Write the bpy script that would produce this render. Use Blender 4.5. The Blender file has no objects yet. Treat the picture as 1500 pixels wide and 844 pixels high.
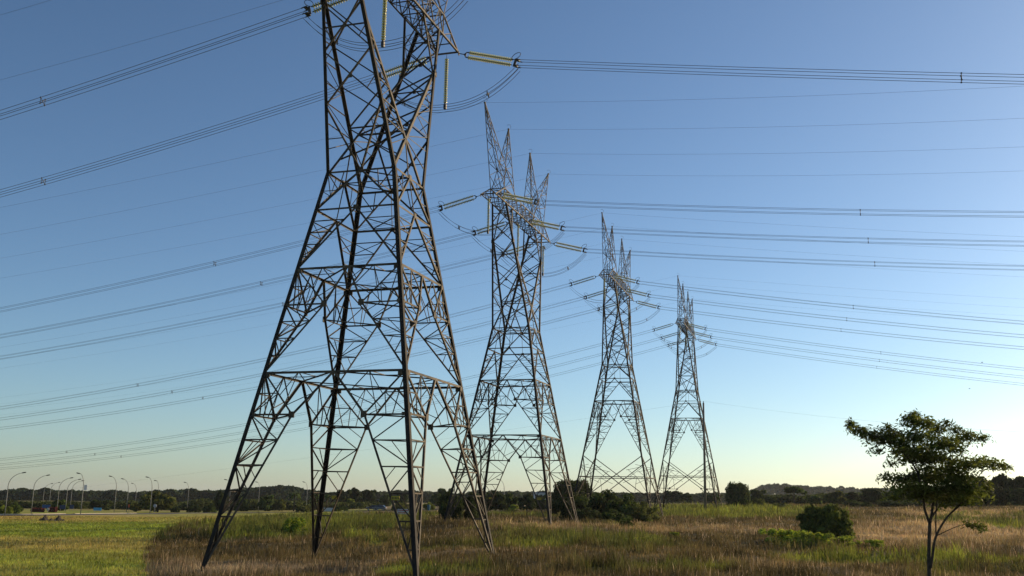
import bpy, math, random
import numpy as np
from mathutils import Vector, Matrix

R = math.radians
scn = bpy.context.scene
col = scn.collection
random.seed(4)
rng = np.random.default_rng(7)

# ------------------------------------------------------------------ camera
FPX, PITCH, ROLL = 1511.97, 0.2045, 0.0184      # focal length for a 1500 px wide frame
CZ = 4.0                                        # camera height over the ground at the nearest pylon
cam_d = bpy.data.cameras.new('camera')
cam_d.sensor_width = 36.0
cam_d.lens = 36.0 * FPX / 1500.0
cam_d.clip_start = 0.2
cam_d.clip_end = 30000
cam = bpy.data.objects.new('camera', cam_d)
col.objects.link(cam)
_c, _s, _cr, _sr = math.cos(PITCH), math.sin(PITCH), math.cos(ROLL), math.sin(ROLL)
FW = Vector((0, _c, _s)); R0 = Vector((1, 0, 0)); D0 = Vector((0, _s, -_c))
RT = R0 * _cr - D0 * _sr
DN = R0 * _sr + D0 * _cr
M = Matrix((RT, -DN, -FW)).transposed().to_4x4()
M.translation = Vector((0, 0, CZ))
cam.matrix_world = M
scn.camera = cam

# ------------------------------------------------------------------ sky and sun
SUN_AZ, SUN_EL = 58.0, 18.0                      # azimuth measured from +Y towards +X
w = bpy.data.worlds.new('World'); scn.world = w; w.use_nodes = True
nt = w.node_tree
bg = nt.nodes['Background']
sky = nt.nodes.new('ShaderNodeTexSky')
sky.sky_type = 'NISHITA'; sky.sun_disc = False
sky.sun_elevation = R(SUN_EL); sky.sun_rotation = R(SUN_AZ)
sky.air_density = 1.1; sky.dust_density = 4.0; sky.ozone_density = 2.0; sky.altitude = 2200
gm = nt.nodes.new('ShaderNodeGamma'); gm.inputs[1].default_value = 1.15
wb = nt.nodes.new('ShaderNodeMix'); wb.data_type = 'RGBA'; wb.blend_type = 'MULTIPLY'; wb.inputs[0].default_value = 1
wb.inputs[7].default_value = (.88, .965, .99, 1)          # white balance of the sky
nt.links.new(sky.outputs[0], gm.inputs[0]); nt.links.new(gm.outputs[0], wb.inputs[6]); nt.links.new(wb.outputs[2], bg.inputs[0])
bg.inputs[1].default_value = 0.075
sd = bpy.data.lights.new('sun', 'SUN'); sd.energy = 5.0; sd.angle = R(0.5); sd.color = (1.0, 0.76, 0.47)
sun = bpy.data.objects.new('sun', sd); col.objects.link(sun)
sv = Vector((math.sin(R(SUN_AZ)) * math.cos(R(SUN_EL)), math.cos(R(SUN_AZ)) * math.cos(R(SUN_EL)), math.sin(R(SUN_EL))))
sun.rotation_euler = sv.to_track_quat('Z', 'Y').to_euler()
sun.location = (60, 20, 60)
scn.view_settings.view_transform = 'Standard'
scn.view_settings.look = 'None'
scn.view_settings.exposure = 0.43
scn.view_settings.gamma = 1.0
scn.view_settings.use_curve_mapping = False

# ------------------------------------------------------------------ helpers: frame, terrain
def ray(x, y):
    u, v = (x - 750) / FPX, (y - 422) / FPX
    d = FW + RT * u + DN * v
    return d / d.y                                # per metre of depth (world Y)

def at(x, y, depth):
    return Vector((0, 0, CZ)) + ray(x, y) * depth

def to_px(P):
    P = np.asarray(P, float) - np.array([0, 0, CZ])
    f = P @ np.array(FW); r = P @ np.array(RT); d = P @ np.array(DN)
    return 750 + FPX * r / f, 422 + FPX * d / f

_ctl = []
def _cp(ratio, depth, z): _ctl.append((ratio * 4, math.log(depth), z))
for u_ in (-.6, -.3, 0, .3, .6):
    _cp(u_, 18, -4.0); _cp(u_, 36, -4.15)
def _px(x, y, depth):
    p = at(x, y, depth); _cp(p.x / p.y, depth, p.z - CZ)
_px(100, 844, 55); _cp(-.14, 63, -4.0); _cp(-.6, 80, -4.6); _px(1450, 844, 62); _cp(.3, 48, -4.0)
_cp(.005, 123, -2.43); _cp(.06, 118, -2.5); _cp(-.05, 125, -2.5); _px(230, 782, 120); _px(1210, 789, 100)
_cp(.12, 178, -2.5); _cp(.19, 230, -.95); _px(1400, 740, 300); _px(1490, 739, 300); _px(1200, 745, 260)
_px(716, 751, 236); _px(551, 748.5, 310); _px(448, 748, 380); _px(275, 748, 390); _px(118, 754.5, 258)
_px(7, 755, 248); _cp(-.7, 260, -5.4); _cp(.7, 300, 3.0); _cp(.7, 100, -2.4)
for u_, z_ in ((-.7, -6), (-.35, -5), (-.1, -2.0), (.1, .5), (.3, 3), (.7, 5)):
    _cp(u_, 700, z_)
for u_ in (-.7, 0, .7):
    _cp(u_, 2500, -3)
_ctl = np.array(_ctl)
def _tps(r2): return np.where(r2 > 1e-12, r2 * np.log(np.maximum(r2, 1e-12)), 0.0)
_n = len(_ctl)
_K = _tps(((_ctl[:, None, :2] - _ctl[None, :, :2]) ** 2).sum(-1)) + np.eye(_n) * 0.02
_P = np.c_[np.ones(_n), _ctl[:, :2]]
_A = np.block([[_K, _P], [_P.T, np.zeros((3, 3))]])
_W = np.linalg.solve(_A, np.r_[_ctl[:, 2], 0, 0, 0])
def ground(x, y):
    """terrain height in world z, vectorised"""
    x = np.asarray(x, float); y = np.asarray(y, float)
    yy = np.clip(y, 18, 2500)
    u = np.clip(x / yy, -.75, .75) * 4; v = np.log(yy)
    sh = u.shape; u = u.ravel(); v = v.ravel()
    out = np.empty_like(u)
    for i in range(0, len(u), 60000):
        a = np.stack([u[i:i + 60000], v[i:i + 60000]], -1)
        k = _tps(((a[:, None, :] - _ctl[None, :, :2]) ** 2).sum(-1))
        out[i:i + 60000] = k @ _W[:_n] + _W[_n] + a @ _W[_n + 1:]
    fade = np.clip((v - math.log(900)) / (math.log(2500) - math.log(900)), 0, 1)
    out = out * (1 - fade) + (-3.0) * fade
    return (out + CZ).reshape(sh)
def gz(x, y): return float(ground(np.array([x]), np.array([y]))[0])
def on_ground(xpx, depth):
    """ground point seen in image column xpx at the given depth"""
    y = 760.0
    for _ in range(6):
        p = at(xpx, y, depth); z = gz(p.x, p.y)
        y += (p.z - z) / depth * FPX
    p = at(xpx, y, depth)
    return Vector((p.x, p.y, gz(p.x, p.y)))

def vnoise(x, y, scale, seed):
    """smooth value noise in world metres, 0..1"""
    r = np.random.default_rng(seed); g = r.random((64, 64))
    fx = np.asarray(x) / scale; fy = np.asarray(y) / scale
    i = np.floor(fx).astype(int); j = np.floor(fy).astype(int); tx = fx - i; ty = fy - j
    tx = tx * tx * (3 - 2 * tx); ty = ty * ty * (3 - 2 * ty)
    i0, i1, j0, j1 = i % 64, (i + 1) % 64, j % 64, (j + 1) % 64
    return (g[i0, j0] * (1 - tx) + g[i1, j0] * tx) * (1 - ty) + (g[i0, j1] * (1 - tx) + g[i1, j1] * tx) * ty
def fbm(x, y, scale, seed):
    return (vnoise(x, y, scale, seed) + .5 * vnoise(x, y, scale / 2.1, seed + 1) + .25 * vnoise(x, y, scale / 4.3, seed + 2)) / 1.75

def relief(X, Y):
    '''small humps of the field, flat where the lawn is mown'''
    m = np.clip((X / np.maximum(Y, 18) + .36) / .04, .25, 1) * np.clip((400 - Y) / 200, .2, 1)
    return ((fbm(X, Y, 7, 77) - .52) * .95 * m)

# ------------------------------------------------------------------ helpers: objects
def tag(o, label=None, cat=None, group=None, kind=None):
    if label: o['label'] = label
    if cat: o['category'] = cat
    if group: o['group'] = group
    if kind: o['kind'] = kind
    return o

def empty(name, loc=(0, 0, 0), rz=0.0, sc=1.0):
    o = bpy.data.objects.new(name, None); col.objects.link(o)
    o.location = loc; o.rotation_euler = (0, 0, rz); o.scale = (sc, sc, sc) if not hasattr(sc, '__len__') else sc
    o.empty_display_size = .5
    return o

def copy_tree(o, parent=None):
    c = o.copy(); col.objects.link(c)
    if parent: c.parent = parent
    for ch in list(o.children): copy_tree(ch, c)
    return c

def mesh_np(name, V, F, mats, colors=None, mi=None, smooth=False):
    """V (n,3), F (m,k) uniform faces"""
    V = np.asarray(V, np.float32); F = np.asarray(F, np.int32)
    me = bpy.data.meshes.new(name)
    m, k = F.shape
    me.vertices.add(len(V)); me.vertices.foreach_set('co', V.ravel())
    me.loops.add(m * k); me.loops.foreach_set('vertex_index', F.ravel())
    me.polygons.add(m); me.polygons.foreach_set('loop_start', np.arange(0, m * k, k, dtype=np.int32))
    if smooth: me.polygons.foreach_set('use_smooth', np.ones(m, bool))
    for mt in (mats if isinstance(mats, (list, tuple)) else [mats]): me.materials.append(mt)
    if mi is not None: me.polygons.foreach_set('material_index', np.asarray(mi, np.int32))
    me.update(calc_edges=True)
    if colors is not None:
        a = me.color_attributes.new('tint', 'FLOAT_COLOR', 'POINT')
        c4 = np.c_[colors, np.ones(len(V))].astype(np.float32)
        a.data.foreach_set('color', c4.ravel())
    return me

def link(name, me, parent=None):
    o = bpy.data.objects.new(name, me); col.objects.link(o)
    if parent: o.parent = parent
    return o

class MB:
    """collects simple solids and links them as ONE mesh object"""
    def __init__(s): s.v = []; s.f = []; s.sm = []
    def add(s, vs, fs, smooth=False):
        n = len(s.v); s.v += [tuple(q) for q in vs]; s.f += [tuple(i + n for i in f) for f in fs]; s.sm += [smooth] * len(fs)
    def box(s, c, size, rot=None):
        x, y, z = [q / 2 for q in size]
        vs = [Vector(q) for q in ((-x, -y, -z), (x, -y, -z), (x, y, -z), (-x, y, -z), (-x, -y, z), (x, -y, z), (x, y, z), (-x, y, z))]
        if rot is not None: vs = [rot @ q for q in vs]
        s.add([q + Vector(c) for q in vs], [(0, 3, 2, 1), (4, 5, 6, 7), (0, 1, 5, 4), (1, 2, 6, 5), (2, 3, 7, 6), (3, 0, 4, 7)])
    def angle(s, a, b, wd, f1, f2=None, t=None):
        if wd < .19: wd *= .82
        """steel angle: L section from a to b; f1, f2 the two flange directions"""
        a = Vector(a); b = Vector(b); n = b - a
        if n.length < 1e-4: return
        n.normalize(); f1 = Vector(f1); f1 = f1 - n * f1.dot(n)
        if f1.length < 1e-3: f1 = n.orthogonal()
        f1.normalize()
        if f2 is None: f2 = n.cross(f1)
        else:
            f2 = Vector(f2); f2 = f2 - n * f2.dot(n) - f1 * f2.dot(f1)
            if f2.length < 1e-3: f2 = n.cross(f1)
        f2.normalize()
        t = t or max(.012, wd * .13)
        o = -(f1 + f2) * (wd * .3)
        pr = [o, o + f1 * wd, o + f1 * wd + f2 * t, o + f1 * t + f2 * t, o + f1 * t + f2 * wd, o + f2 * wd]
        vs = [a + q for q in pr] + [b + q for q in pr]
        s.add(vs, [(i, (i + 1) % 6, 6 + (i + 1) % 6, 6 + i) for i in range(6)] + [(5, 4, 3, 0), (3, 2, 1, 0), (6, 9, 10, 11), (6, 7, 8, 9)])
    def tube(s, pts, rad, n=6, cap=True):
        pts = [Vector(p) for p in pts]; m = len(pts)
        rads = rad if hasattr(rad, '__len__') else [rad] * m
        T = []
        for i in range(m):
            d = (pts[min(i + 1, m - 1)] - pts[max(i - 1, 0)]); T.append(d.normalized() if d.length > 1e-9 else Vector((0, 0, 1)))
        u = T[0].orthogonal().normalized(); vs = []
        for i in range(m):
            u = u - T[i] * u.dot(T[i])
            u = u.normalized() if u.length > 1e-6 else T[i].orthogonal().normalized()
            v = T[i].cross(u)
            for k in range(n):
                an = 2 * math.pi * k / n
                vs.append(pts[i] + (u * math.cos(an) + v * math.sin(an)) * rads[i])
        fs = [(i * n + k, i * n + (k + 1) % n, (i + 1) * n + (k + 1) % n, (i + 1) * n + k) for i in range(m - 1) for k in range(n)]
        if cap: fs += [tuple(range(n - 1, -1, -1)), tuple((m - 1) * n + k for k in range(n))]
        s.add(vs, fs, True)
    def lathe(s, prof, a, d, n=10):
        """prof: list of (t along d, radius)"""
        a = Vector(a); d = Vector(d).normalized(); u = d.orthogonal().normalized(); v = d.cross(u); vs = []
        for t, r in prof:
            for k in range(n):
                an = 2 * math.pi * k / n
                vs.append(a + d * t + (u * math.cos(an) + v * math.sin(an)) * r)
        fs = [(i * n + k, i * n + (k + 1) % n, (i + 1) * n + (k + 1) % n, (i + 1) * n + k) for i in range(len(prof) - 1) for k in range(n)]
        s.add(vs, fs, True)
    def torus(s, c, nrm, rad, r, seg=14, arc=2 * math.pi, sx=1.0):
        nrm = Vector(nrm).normalized(); u = nrm.orthogonal().normalized(); v = nrm.cross(u)
        s.tube([Vector(c) + u * math.cos(arc * i / seg) * rad * sx + v * math.sin(arc * i / seg) * rad for i in range(seg + 1)], r, 5)
    def build(s, name, mat, parent=None):
        me = bpy.data.meshes.new(name); me.from_pydata(s.v, [], s.f)
        me.polygons.foreach_set('use_smooth', s.sm)
        me.materials.append(mat); me.update()
        return link(name, me, parent)

# ------------------------------------------------------------------ materials
def mat(name, color, rough=.7, metal=0.0, noise=None, scale=3.0, detail=4, trans=0.0, attr=False, bump=0.0, vary=None, spec=.3):
    m = bpy.data.materials.new(name); m.use_nodes = True
    t = m.node_tree; b = t.nodes['Principled BSDF']; out = t.nodes['Material Output']
    b.inputs['Roughness'].default_value = rough; b.inputs['Metallic'].default_value = metal
    b.inputs['Specular IOR Level'].default_value = spec
    b.inputs['Base Color'].default_value = (*color, 1)
    src = None
    if attr:
        a = t.nodes.new('ShaderNodeAttribute'); a.attribute_name = 'tint'; src = a.outputs['Color']
    if noise is not None:
        g = t.nodes.new('ShaderNodeNewGeometry')
        n = t.nodes.new('ShaderNodeTexNoise'); n.inputs['Scale'].default_value = scale; n.inputs['Detail'].default_value = detail
        t.links.new(g.outputs['Position'], n.inputs['Vector'])
        r = t.nodes.new('ShaderNodeValToRGB')
        r.color_ramp.elements[0].position = .32; r.color_ramp.elements[1].position = .68
        if src is None:
            r.color_ramp.elements[0].color = (*color, 1); r.color_ramp.elements[1].color = (*noise, 1)
            src = r.outputs['Color']
        else:
            k0, k1 = noise
            r.color_ramp.elements[0].color = (k0, k0, k0, 1); r.color_ramp.elements[1].color = (k1, k1, k1, 1)
            mx = t.nodes.new('ShaderNodeMix'); mx.data_type = 'RGBA'; mx.blend_type = 'MULTIPLY'; mx.inputs[0].default_value = 1
            t.links.new(src, mx.inputs[6]); t.links.new(r.outputs['Color'], mx.inputs[7]); src = mx.outputs[2]
        t.links.new(n.outputs['Fac'], r.inputs['Fac'])
        if bump:
            bp = t.nodes.new('ShaderNodeBump'); bp.inputs['Strength'].default_value = bump
            t.links.new(n.outputs['Fac'], bp.inputs['Height']); t.links.new(bp.outputs['Normal'], b.inputs['Normal'])
    if vary:                                       # each copy of a thing a little lighter or darker
        oi = t.nodes.new('ShaderNodeObjectInfo'); mr = t.nodes.new('ShaderNodeMapRange')
        mr.inputs[3].default_value = 1 - vary; mr.inputs[4].default_value = 1 + vary
        t.links.new(oi.outputs['Random'], mr.inputs[0])
        hs = t.nodes.new('ShaderNodeHueSaturation'); t.links.new(mr.outputs[0], hs.inputs['Value'])
        if src is None: hs.inputs['Color'].default_value = (*color, 1)
        else: t.links.new(src, hs.inputs['Color'])
        src = hs.outputs['Color']
    if src is not None: t.links.new(src, b.inputs['Base Color'])
    if trans:
        tr = t.nodes.new('ShaderNodeBsdfTranslucent'); mxs = t.nodes.new('ShaderNodeMixShader'); mxs.inputs[0].default_value = trans
        if src is not None: t.links.new(src, tr.inputs['Color'])
        else: tr.inputs['Color'].default_value = (*color, 1)
        t.links.new(b.outputs[0], mxs.inputs[1]); t.links.new(tr.outputs[0], mxs.inputs[2]); t.links.new(mxs.outputs[0], out.inputs['Surface'])
    return m

STEEL = mat('weathered_steel', (.02, .017, .014), .7, 0, (.11, .086, .058), 1.4, spec=.2)
LEGST = mat('leg_steel', (.013, .012, .011), .75, 0, (.03, .026, .021), 1.3, spec=.15)
CABLE = mat('conductor_metal', (.10, .10, .11), .5, .4)
FITTING = mat('fitting_metal', (.04, .04, .045), .6, .2, (.07, .07, .07), 6)
GLASS = mat('insulator_glass', (.52, .53, .24), .15, 0, (.64, .63, .30), 9, trans=.14, spec=.8)
PLATE = mat('plate_yellow', (.50, .40, .03), .5, 0, (.42, .32, .03), 8)
INK = mat('plate_ink', (.02, .02, .02), .6)
BARK = mat('bark', (.035, .028, .02), .9, 0, (.07, .055, .04), 6, spec=.1, bump=.4)
WOODPOLE = mat('pole_concrete', (.12, .10, .08), .85, 0, (.2, .17, .14), 3)
LAMPM = mat('lamp_post_metal', (.16, .17, .165), .6, .2, (.22, .22, .21), 2)
LEAF = mat('leaf', (.06, .09, .02), .8, 0, spec=.1, trans=.38, attr=True, noise=(.7, 1.25), scale=.35, vary=.18)
LEAFT = mat('leaf_acacia', (.06, .09, .02), .7, 0, spec=.15, trans=.45, attr=True, noise=(.75, 1.2), scale=.9)
GRASS = mat('grass_blade', (.2, .2, .1), .75, 0, trans=.42, attr=True, noise=(.72, 1.22), scale=.22, spec=.15)
GROUND = mat('field_soil', (.2, .15, .1), .95, 0, attr=True, noise=(.65, 1.3), scale=.5, detail=8, bump=.5, spec=.1)
ASPHALT = mat('asphalt', (.045, .045, .047), .9, 0, (.065, .063, .06), 1.2)
KERB = mat('kerb_concrete', (.42, .38, .30), .9, 0, (.5, .46, .38), 1)

# ------------------------------------------------------------------ what grows where (areas on the ground, unprojected once)
def lawn_edge(y):
    return np.interp(y, [744, 747, 752, 760, 768, 780, 800, 815, 844, 900, 1000], [575, 555, 480, 335, 258, 241, 224, 211, 214, 205, 190])
def ell(x, y, cx, cy, rx, ry, k=1.0):
    return k * np.exp(-(((x - cx) / rx) ** 2 + ((y - cy) / ry) ** 2))
def cover(X, Y, Z):
    """for ground points: lawn mask, green share, pale share, bright share"""
    px, py = to_px(np.stack([X, Y, Z], -1))
    n1 = fbm(X, Y, 9, 11); n2 = fbm(X * .55, Y * .33, 7, 23)
    lawn = px < lawn_edge(py) + (n1 - .5) * 14 + (fbm(X, Y * .5, 1.6, 19) - .5) * 22
    g = (ell(px, py, 400, 774, 90, 16, 1.1) + ell(px, py, 470, 768, 120, 15, .9) + ell(px, py, 560, 772, 60, 14, .7) + ell(px, py, 860, 790, 90, 8, .75)
         + ell(px, py, 640, 838, 130, 12, .75) + ell(px, py, 900, 836, 260, 11, .55) + ell(px, py, 1300, 820, 125, 8, 1.3) + ell(px, py, 1070, 751, 120, 9, 1.5)
         + ell(px, py, 930, 803, 45, 12, .7) + ell(px, py, 1180, 797, 70, 12, .7) + ell(px, py, 1400, 762, 110, 5, .6) + ell(px, py, 1480, 772, 40, 7, .7)
         + ell(px, py, 730, 755, 150, 4, .9) + ell(px, py, 1390, 840, 130, 13, .95) + ell(px, py, 230, 778, 12, 14, 1.2) + ell(px, py, 760, 800, 60, 6, .4) + ell(px, py, 550, 797, 40, 6, .5)
         + ell(px, py, 990, 745, 80, 5, 1.2))
    pale = (ell(px, py, 1390, 780, 170, 20, .95) + ell(px, py, 1010, 776, 130, 9, .6) + ell(px, py, 760, 771, 140, 6, .5) + ell(px, py, 1420, 752, 130, 6, .7)
            + ell(px, py, 330, 836, 130, 16, .8) + ell(px, py, 500, 836, 90, 10, .4) + ell(px, py, 1100, 830, 120, 8, .35))
    n4 = fbm(X * .8, Y * .35, 2.6, 61); n5 = fbm(X * .7, Y * .4, 14, 71)
    g = g + (n2 - .5) * 1.5 + (n4 - .5) * .9 + (n5 - .5) * .9 + .05; pale = pale + (n1 - .5) * .9 + (n4 - .5) * .5
    return px, py, lawn, g, pale, n1, n2

BROWN = np.array((.125, .095, .038)); DKBR = np.array((.055, .045, .018)); PALE = np.array((.40, .285, .14)); GREYP = np.array((.22, .17, .10))
GRN = np.array((.105, .115, .027)); BRT = np.array((.185, .205, .03)); LAWNG = np.array((.20, .245, .03)); LAWNT = np.array((.36, .26, .085))
def mixc(a, b, t): t = np.clip(t, 0, 1)[:, None]; return a * (1 - t) + b * t
def colour_field(X, Y, Z):
    px, py, lawn, g, pale, n1, n2 = cover(X, Y, Z)
    n3 = fbm(X, Y, 3.1, 41)
    c = mixc(np.tile(DKBR, (len(X), 1)), BROWN, n3 * 2.6 - .7)
    pc = mixc(np.tile(PALE, (len(X), 1)), GREYP, (px < 560) * .85 + (px < 900) * .3)
    c = mixc(c, pc, (pale - .25) * 1.8)
    gc = mixc(np.tile(GRN, (len(X), 1)), BRT, (n1 - .42) * 3.2 + (py > 808) * .35 + ell(px, py, 1300, 820, 130, 9, .8) + ell(px, py, 1060, 751, 130, 9, .4))
    c = mixc(c, gc, (g - .38) * 3.2)
    tan = np.interp(py + (n1 - .5) * 8, [748, 752, 757, 764, 768, 785, 791, 803, 812, 826, 844], [.3, .25, .6, .65, -.1, -.1, .6, .7, .2, -.05, .3])
    lc = mixc(np.tile(LAWNG, (len(X), 1)), LAWNT, tan + (n2 - .5) * 1.1)
    c = np.where(lawn[:, None], lc, c)
    return c, lawn, g, pale, px, py

# ------------------------------------------------------------------ terrain sheet
us = np.r_[np.linspace(-9, -.8, 14), np.linspace(-.75, .75, 161), np.linspace(.8, 9, 14)]
vs_ = np.exp(np.r_[np.linspace(math.log(14), math.log(48), 10), np.linspace(math.log(50), math.log(420), 150), np.linspace(math.log(440), math.log(9000), 30)])
UU, VV = np.meshgrid(us, vs_)
X = np.where(abs(UU) <= .75, UU * VV, np.sign(UU) * (.75 * VV + (abs(UU) - .75) / 8.25 * (10000 - .75 * VV))); Y = VV
nb = np.array([[-160, -60], [160, -60], [160, 13], [-160, 13]])
Z = ground(X, Y) + relief(X, Y)
cf, *_ = colour_field(X.ravel(), Y.ravel(), Z.ravel())
# beyond the field the soil is plain dry meadow
far = np.clip((Y.ravel() - 330) / 90, 0, 1)
cf = mixc(cf, np.tile(np.array((.22, .17, .075)), (len(cf), 1)), far)
cf = mixc(cf, np.tile(np.array((.10, .12, .035)), (len(cf), 1)), far * np.clip((fbm(X.ravel(), Y.ravel(), 60, 5) - .45) * 4, 0, 1))
H_, W_ = X.shape
idx = np.arange(H_ * W_).reshape(H_, W_)
F = np.stack([idx[:-1, :-1], idx[:-1, 1:], idx[1:, 1:], idx[1:, :-1]], -1).reshape(-1, 4)
V = np.stack([X, Y, Z], -1).reshape(-1, 3)
# a strip behind and below the camera closes the sheet
x0 = np.linspace(V[0, 0] * 1.0, V[W_ - 1, 0], W_)
bk = np.stack([X[0] * 1.0, np.full(W_, -400.0), np.full(W_, float(Z[0].mean()))], -1)
F2 = np.stack([np.arange(W_ - 1) + len(V), np.arange(1, W_) + len(V), idx[0, 1:], idx[0, :-1]], -1)
V = np.r_[V, bk]; F = np.r_[F, F2]; cf = np.r_[cf, np.tile(BROWN, (W_, 1))]
tag(link('ground', mesh_np('ground', V, F, GROUND, cf, smooth=True)), kind='structure')

# ------------------------------------------------------------------ road along the left and back of the field
def strip(name, pts, width, material, lift, kerb=0.0):
    pts = [Vector(p) for p in pts]
    vs, fs = [], []
    for i, p in enumerate(pts):
        d = (pts[min(i + 1, len(pts) - 1)] - pts[max(i - 1, 0)]); n = Vector((-d.y, d.x, 0)).normalized()
        for k in (-.5, .5):
            q = p + n * width * k; z = max(gz(q.x, q.y), gz(p.x, p.y)) + lift
            vs.append((q.x, q.y, z))
        for k in (-.5, .5):
            q = p + n * width * k; vs.append((q.x, q.y, gz(q.x, q.y) - .4))
    for i in range(len(pts) - 1):
        a, b = i * 4, i * 4 + 4
        fs += [(a, a + 1, b + 1, b), (a + 2, a, b, b + 2), (a + 1, a + 3, b + 3, b + 1)]
    me = bpy.data.meshes.new(name); me.from_pydata(vs, [], fs); me.materials.append(material); me.update()
    return link(name, me)
road_px = [(-420, 235), (-150, 240), (0, 246), (60, 251), (118, 262), (190, 285), (300, 320), (420, 330), (520, 325), (600, 318), (700, 322), (800, 335)]
def smooth_path(pl, off=0.0, n=8):
    P = [on_ground(x, d) for x, d in pl]; out = []
    for i in range(len(P) - 1):
        p0, p1, p2, p3 = P[max(i - 1, 0)], P[i], P[i + 1], P[min(i + 2, len(P) - 1)]
        for k in range(n):
            t = k / n
            out.append(.5 * ((2 * p1) + (p2 - p0) * t + (2 * p0 - 5 * p1 + 4 * p2 - p3) * t * t + (3 * p1 - p0 - 3 * p2 + p3) * t ** 3))
    out.append(P[-1])
    if off:
        res = []
        for i, p in enumerate(out):
            d = out[min(i + 1, len(out) - 1)] - out[max(i - 1, 0)]; nn = Vector((-d.y, d.x, 0)).normalized(); res.append(p + nn * off)
        return res
    return out
tag(strip('road', smooth_path(road_px), 9, ASPHALT, .10), kind='structure')
tag(strip('kerb', smooth_path(road_px[:5], 5.2), .9, KERB, .28), kind='structure')
tag(strip('kerb', smooth_path([(133, 268), (175, 280), (222, 296)], 4.9), .7, KERB, .22), kind='structure')

# ------------------------------------------------------------------ grass (nobody could count it)
def blades(n, d0, d1, power):
    """random ground points in the view wedge, thinning with distance"""
    q = rng.random(n)
    e = 2 - power
    d = (d0 ** e + q * (d1 ** e - d0 ** e)) ** (1 / e) if abs(e) > 1e-6 else d0 * (d1 / d0) ** q
    u = rng.uniform(-.66, .80, n)
    return u * d, d
def make_blades(X, Y, Z, h, wd, lean, colr):
    n = len(X); a = rng.uniform(0, math.pi, n); la = rng.uniform(0, 2 * math.pi, n)
    dx, dy = np.cos(a) * wd / 2, np.sin(a) * wd / 2
    lx, ly = np.cos(la) * lean * h, np.sin(la) * lean * h
    B0 = np.stack([X - dx, Y - dy, Z - .05], -1); B1 = np.stack([X + dx, Y + dy, Z - .05], -1)
    m0 = np.stack([X - dx * .8 + lx * .35, Y - dy * .8 + ly * .35, Z + h * .55], -1); m1 = np.stack([X + dx * .8 + lx * .35, Y + dy * .8 + ly * .35, Z + h * .55], -1)
    T0 = np.stack([X + lx - dx * .12, Y + ly - dy * .12, Z + h], -1); T1 = np.stack([X + lx + dx * .12, Y + ly + dy * .12, Z + h], -1)
    V = np.stack([B0, B1, m1, m0, T1, T0], 1).reshape(-1, 3)
    k = np.arange(n)[:, None] * 6
    F = np.concatenate([k + np.array([[0, 1, 2, 3]]), k + np.array([[3, 2, 4, 5]])], 0)
    C = np.repeat(colr, 6, axis=0)
    return V, F, C
def grass_object(name, keep, n, d0, d1, power, hfun, label):
    X, Y = blades(n, d0, d1, power)
    Z = ground(X, Y) + relief(X, Y)
    c, lawn, g, pale, px, py = colour_field(X, Y, Z)
    k = keep(lawn, g, pale, px, py, X, Y)
    X, Y, Z, c, g, pale = X[k], Y[k], Z[k], c[k], g[k], pale[k]
    h, wd, lean = hfun(len(X), Y, g, pale, X)
    tus = vnoise(X + 300, Y * .8, 1.25, 301) * .65 + vnoise(X, Y, .6, 302) * .35      # tussocks
    if hfun is not h_lawn: h = h * (.14 + 1.55 * tus ** 1.6)
    c = c * rng.uniform(.6, 1.4, (len(X), 1)) * (1 + rng.normal(0, .06, (len(X), 3))) * (.62 + .8 * vnoise(X, Y * .7, 1.7, 303))[:, None]
    if hfun is h_dry:                              # pale seed heads here and there
        sh = rng.random(len(X)) < .018 + .10 * np.clip(pale, 0, 1)
        c[sh] = np.array((.48, .36, .23)) * rng.uniform(.7, 1.15, (sh.sum(), 1)); h[sh] *= 1.25
    V, F, C = make_blades(X, Y, Z, h, wd, lean, np.clip(c, .005, .7))
    o = link(name, mesh_np(name, V, F, GRASS, C))
    tag(o, label, 'grass', kind='stuff')
    return o
def clear(X, Y):                                   # no blades on the road
    return Y < 236
def h_dry(n, Y, g, pale, X):
    patch = .1 + 1.15 * fbm(X, Y * .5, 4, 90)
    return rng.uniform(.3, .9, n) * patch, .024 * (Y / 55) ** .9 * rng.uniform(.6, 1.6, n), rng.uniform(.05, .45, n)
def h_green(n, Y, g, pale, X):
    patch = .15 + 1.35 * fbm(X, Y * .6, 3, 91)
    return rng.uniform(.35, 1.1, n) * patch * np.clip(.7 + g * .45, .6, 1.4), .03 * (Y / 55) ** .9 * rng.uniform(.6, 1.7, n), rng.uniform(.05, .5, n)
def h_lawn(n, Y, g, pale, X):
    return rng.uniform(.06, .26, n), .03 * (Y / 55) ** .9 * rng.uniform(.6, 1.5, n), rng.uniform(.1, .7, n)
grass_object('dry_grass', lambda l, g, p, px, py, X, Y: (~l) & (g < .55) & clear(X, Y), 500000, 44, 236, 1.55, h_dry, 'dry brown and pale straw grass covering the field round the pylons')
grass_object('green_grass', lambda l, g, p, px, py, X, Y: (~l) & (g >= .42) & clear(X, Y), 500000, 44, 250, 1.55, h_green, 'tall green grass growing in patches through the dry field')
grass_object('lawn_grass', lambda l, g, p, px, py, X, Y: l & clear(X, Y), 330000, 44, 236, 1.5, h_lawn, 'short mown grass at the left of the dry field')
grass_object('meadow_grass', lambda l, g, p, px, py, X, Y: (X / Y > .02) & (~l) | (X / Y > .24), 90000, 236, 340, 1.2, h_green, 'meadow grass on the far slope behind the pylons')

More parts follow.
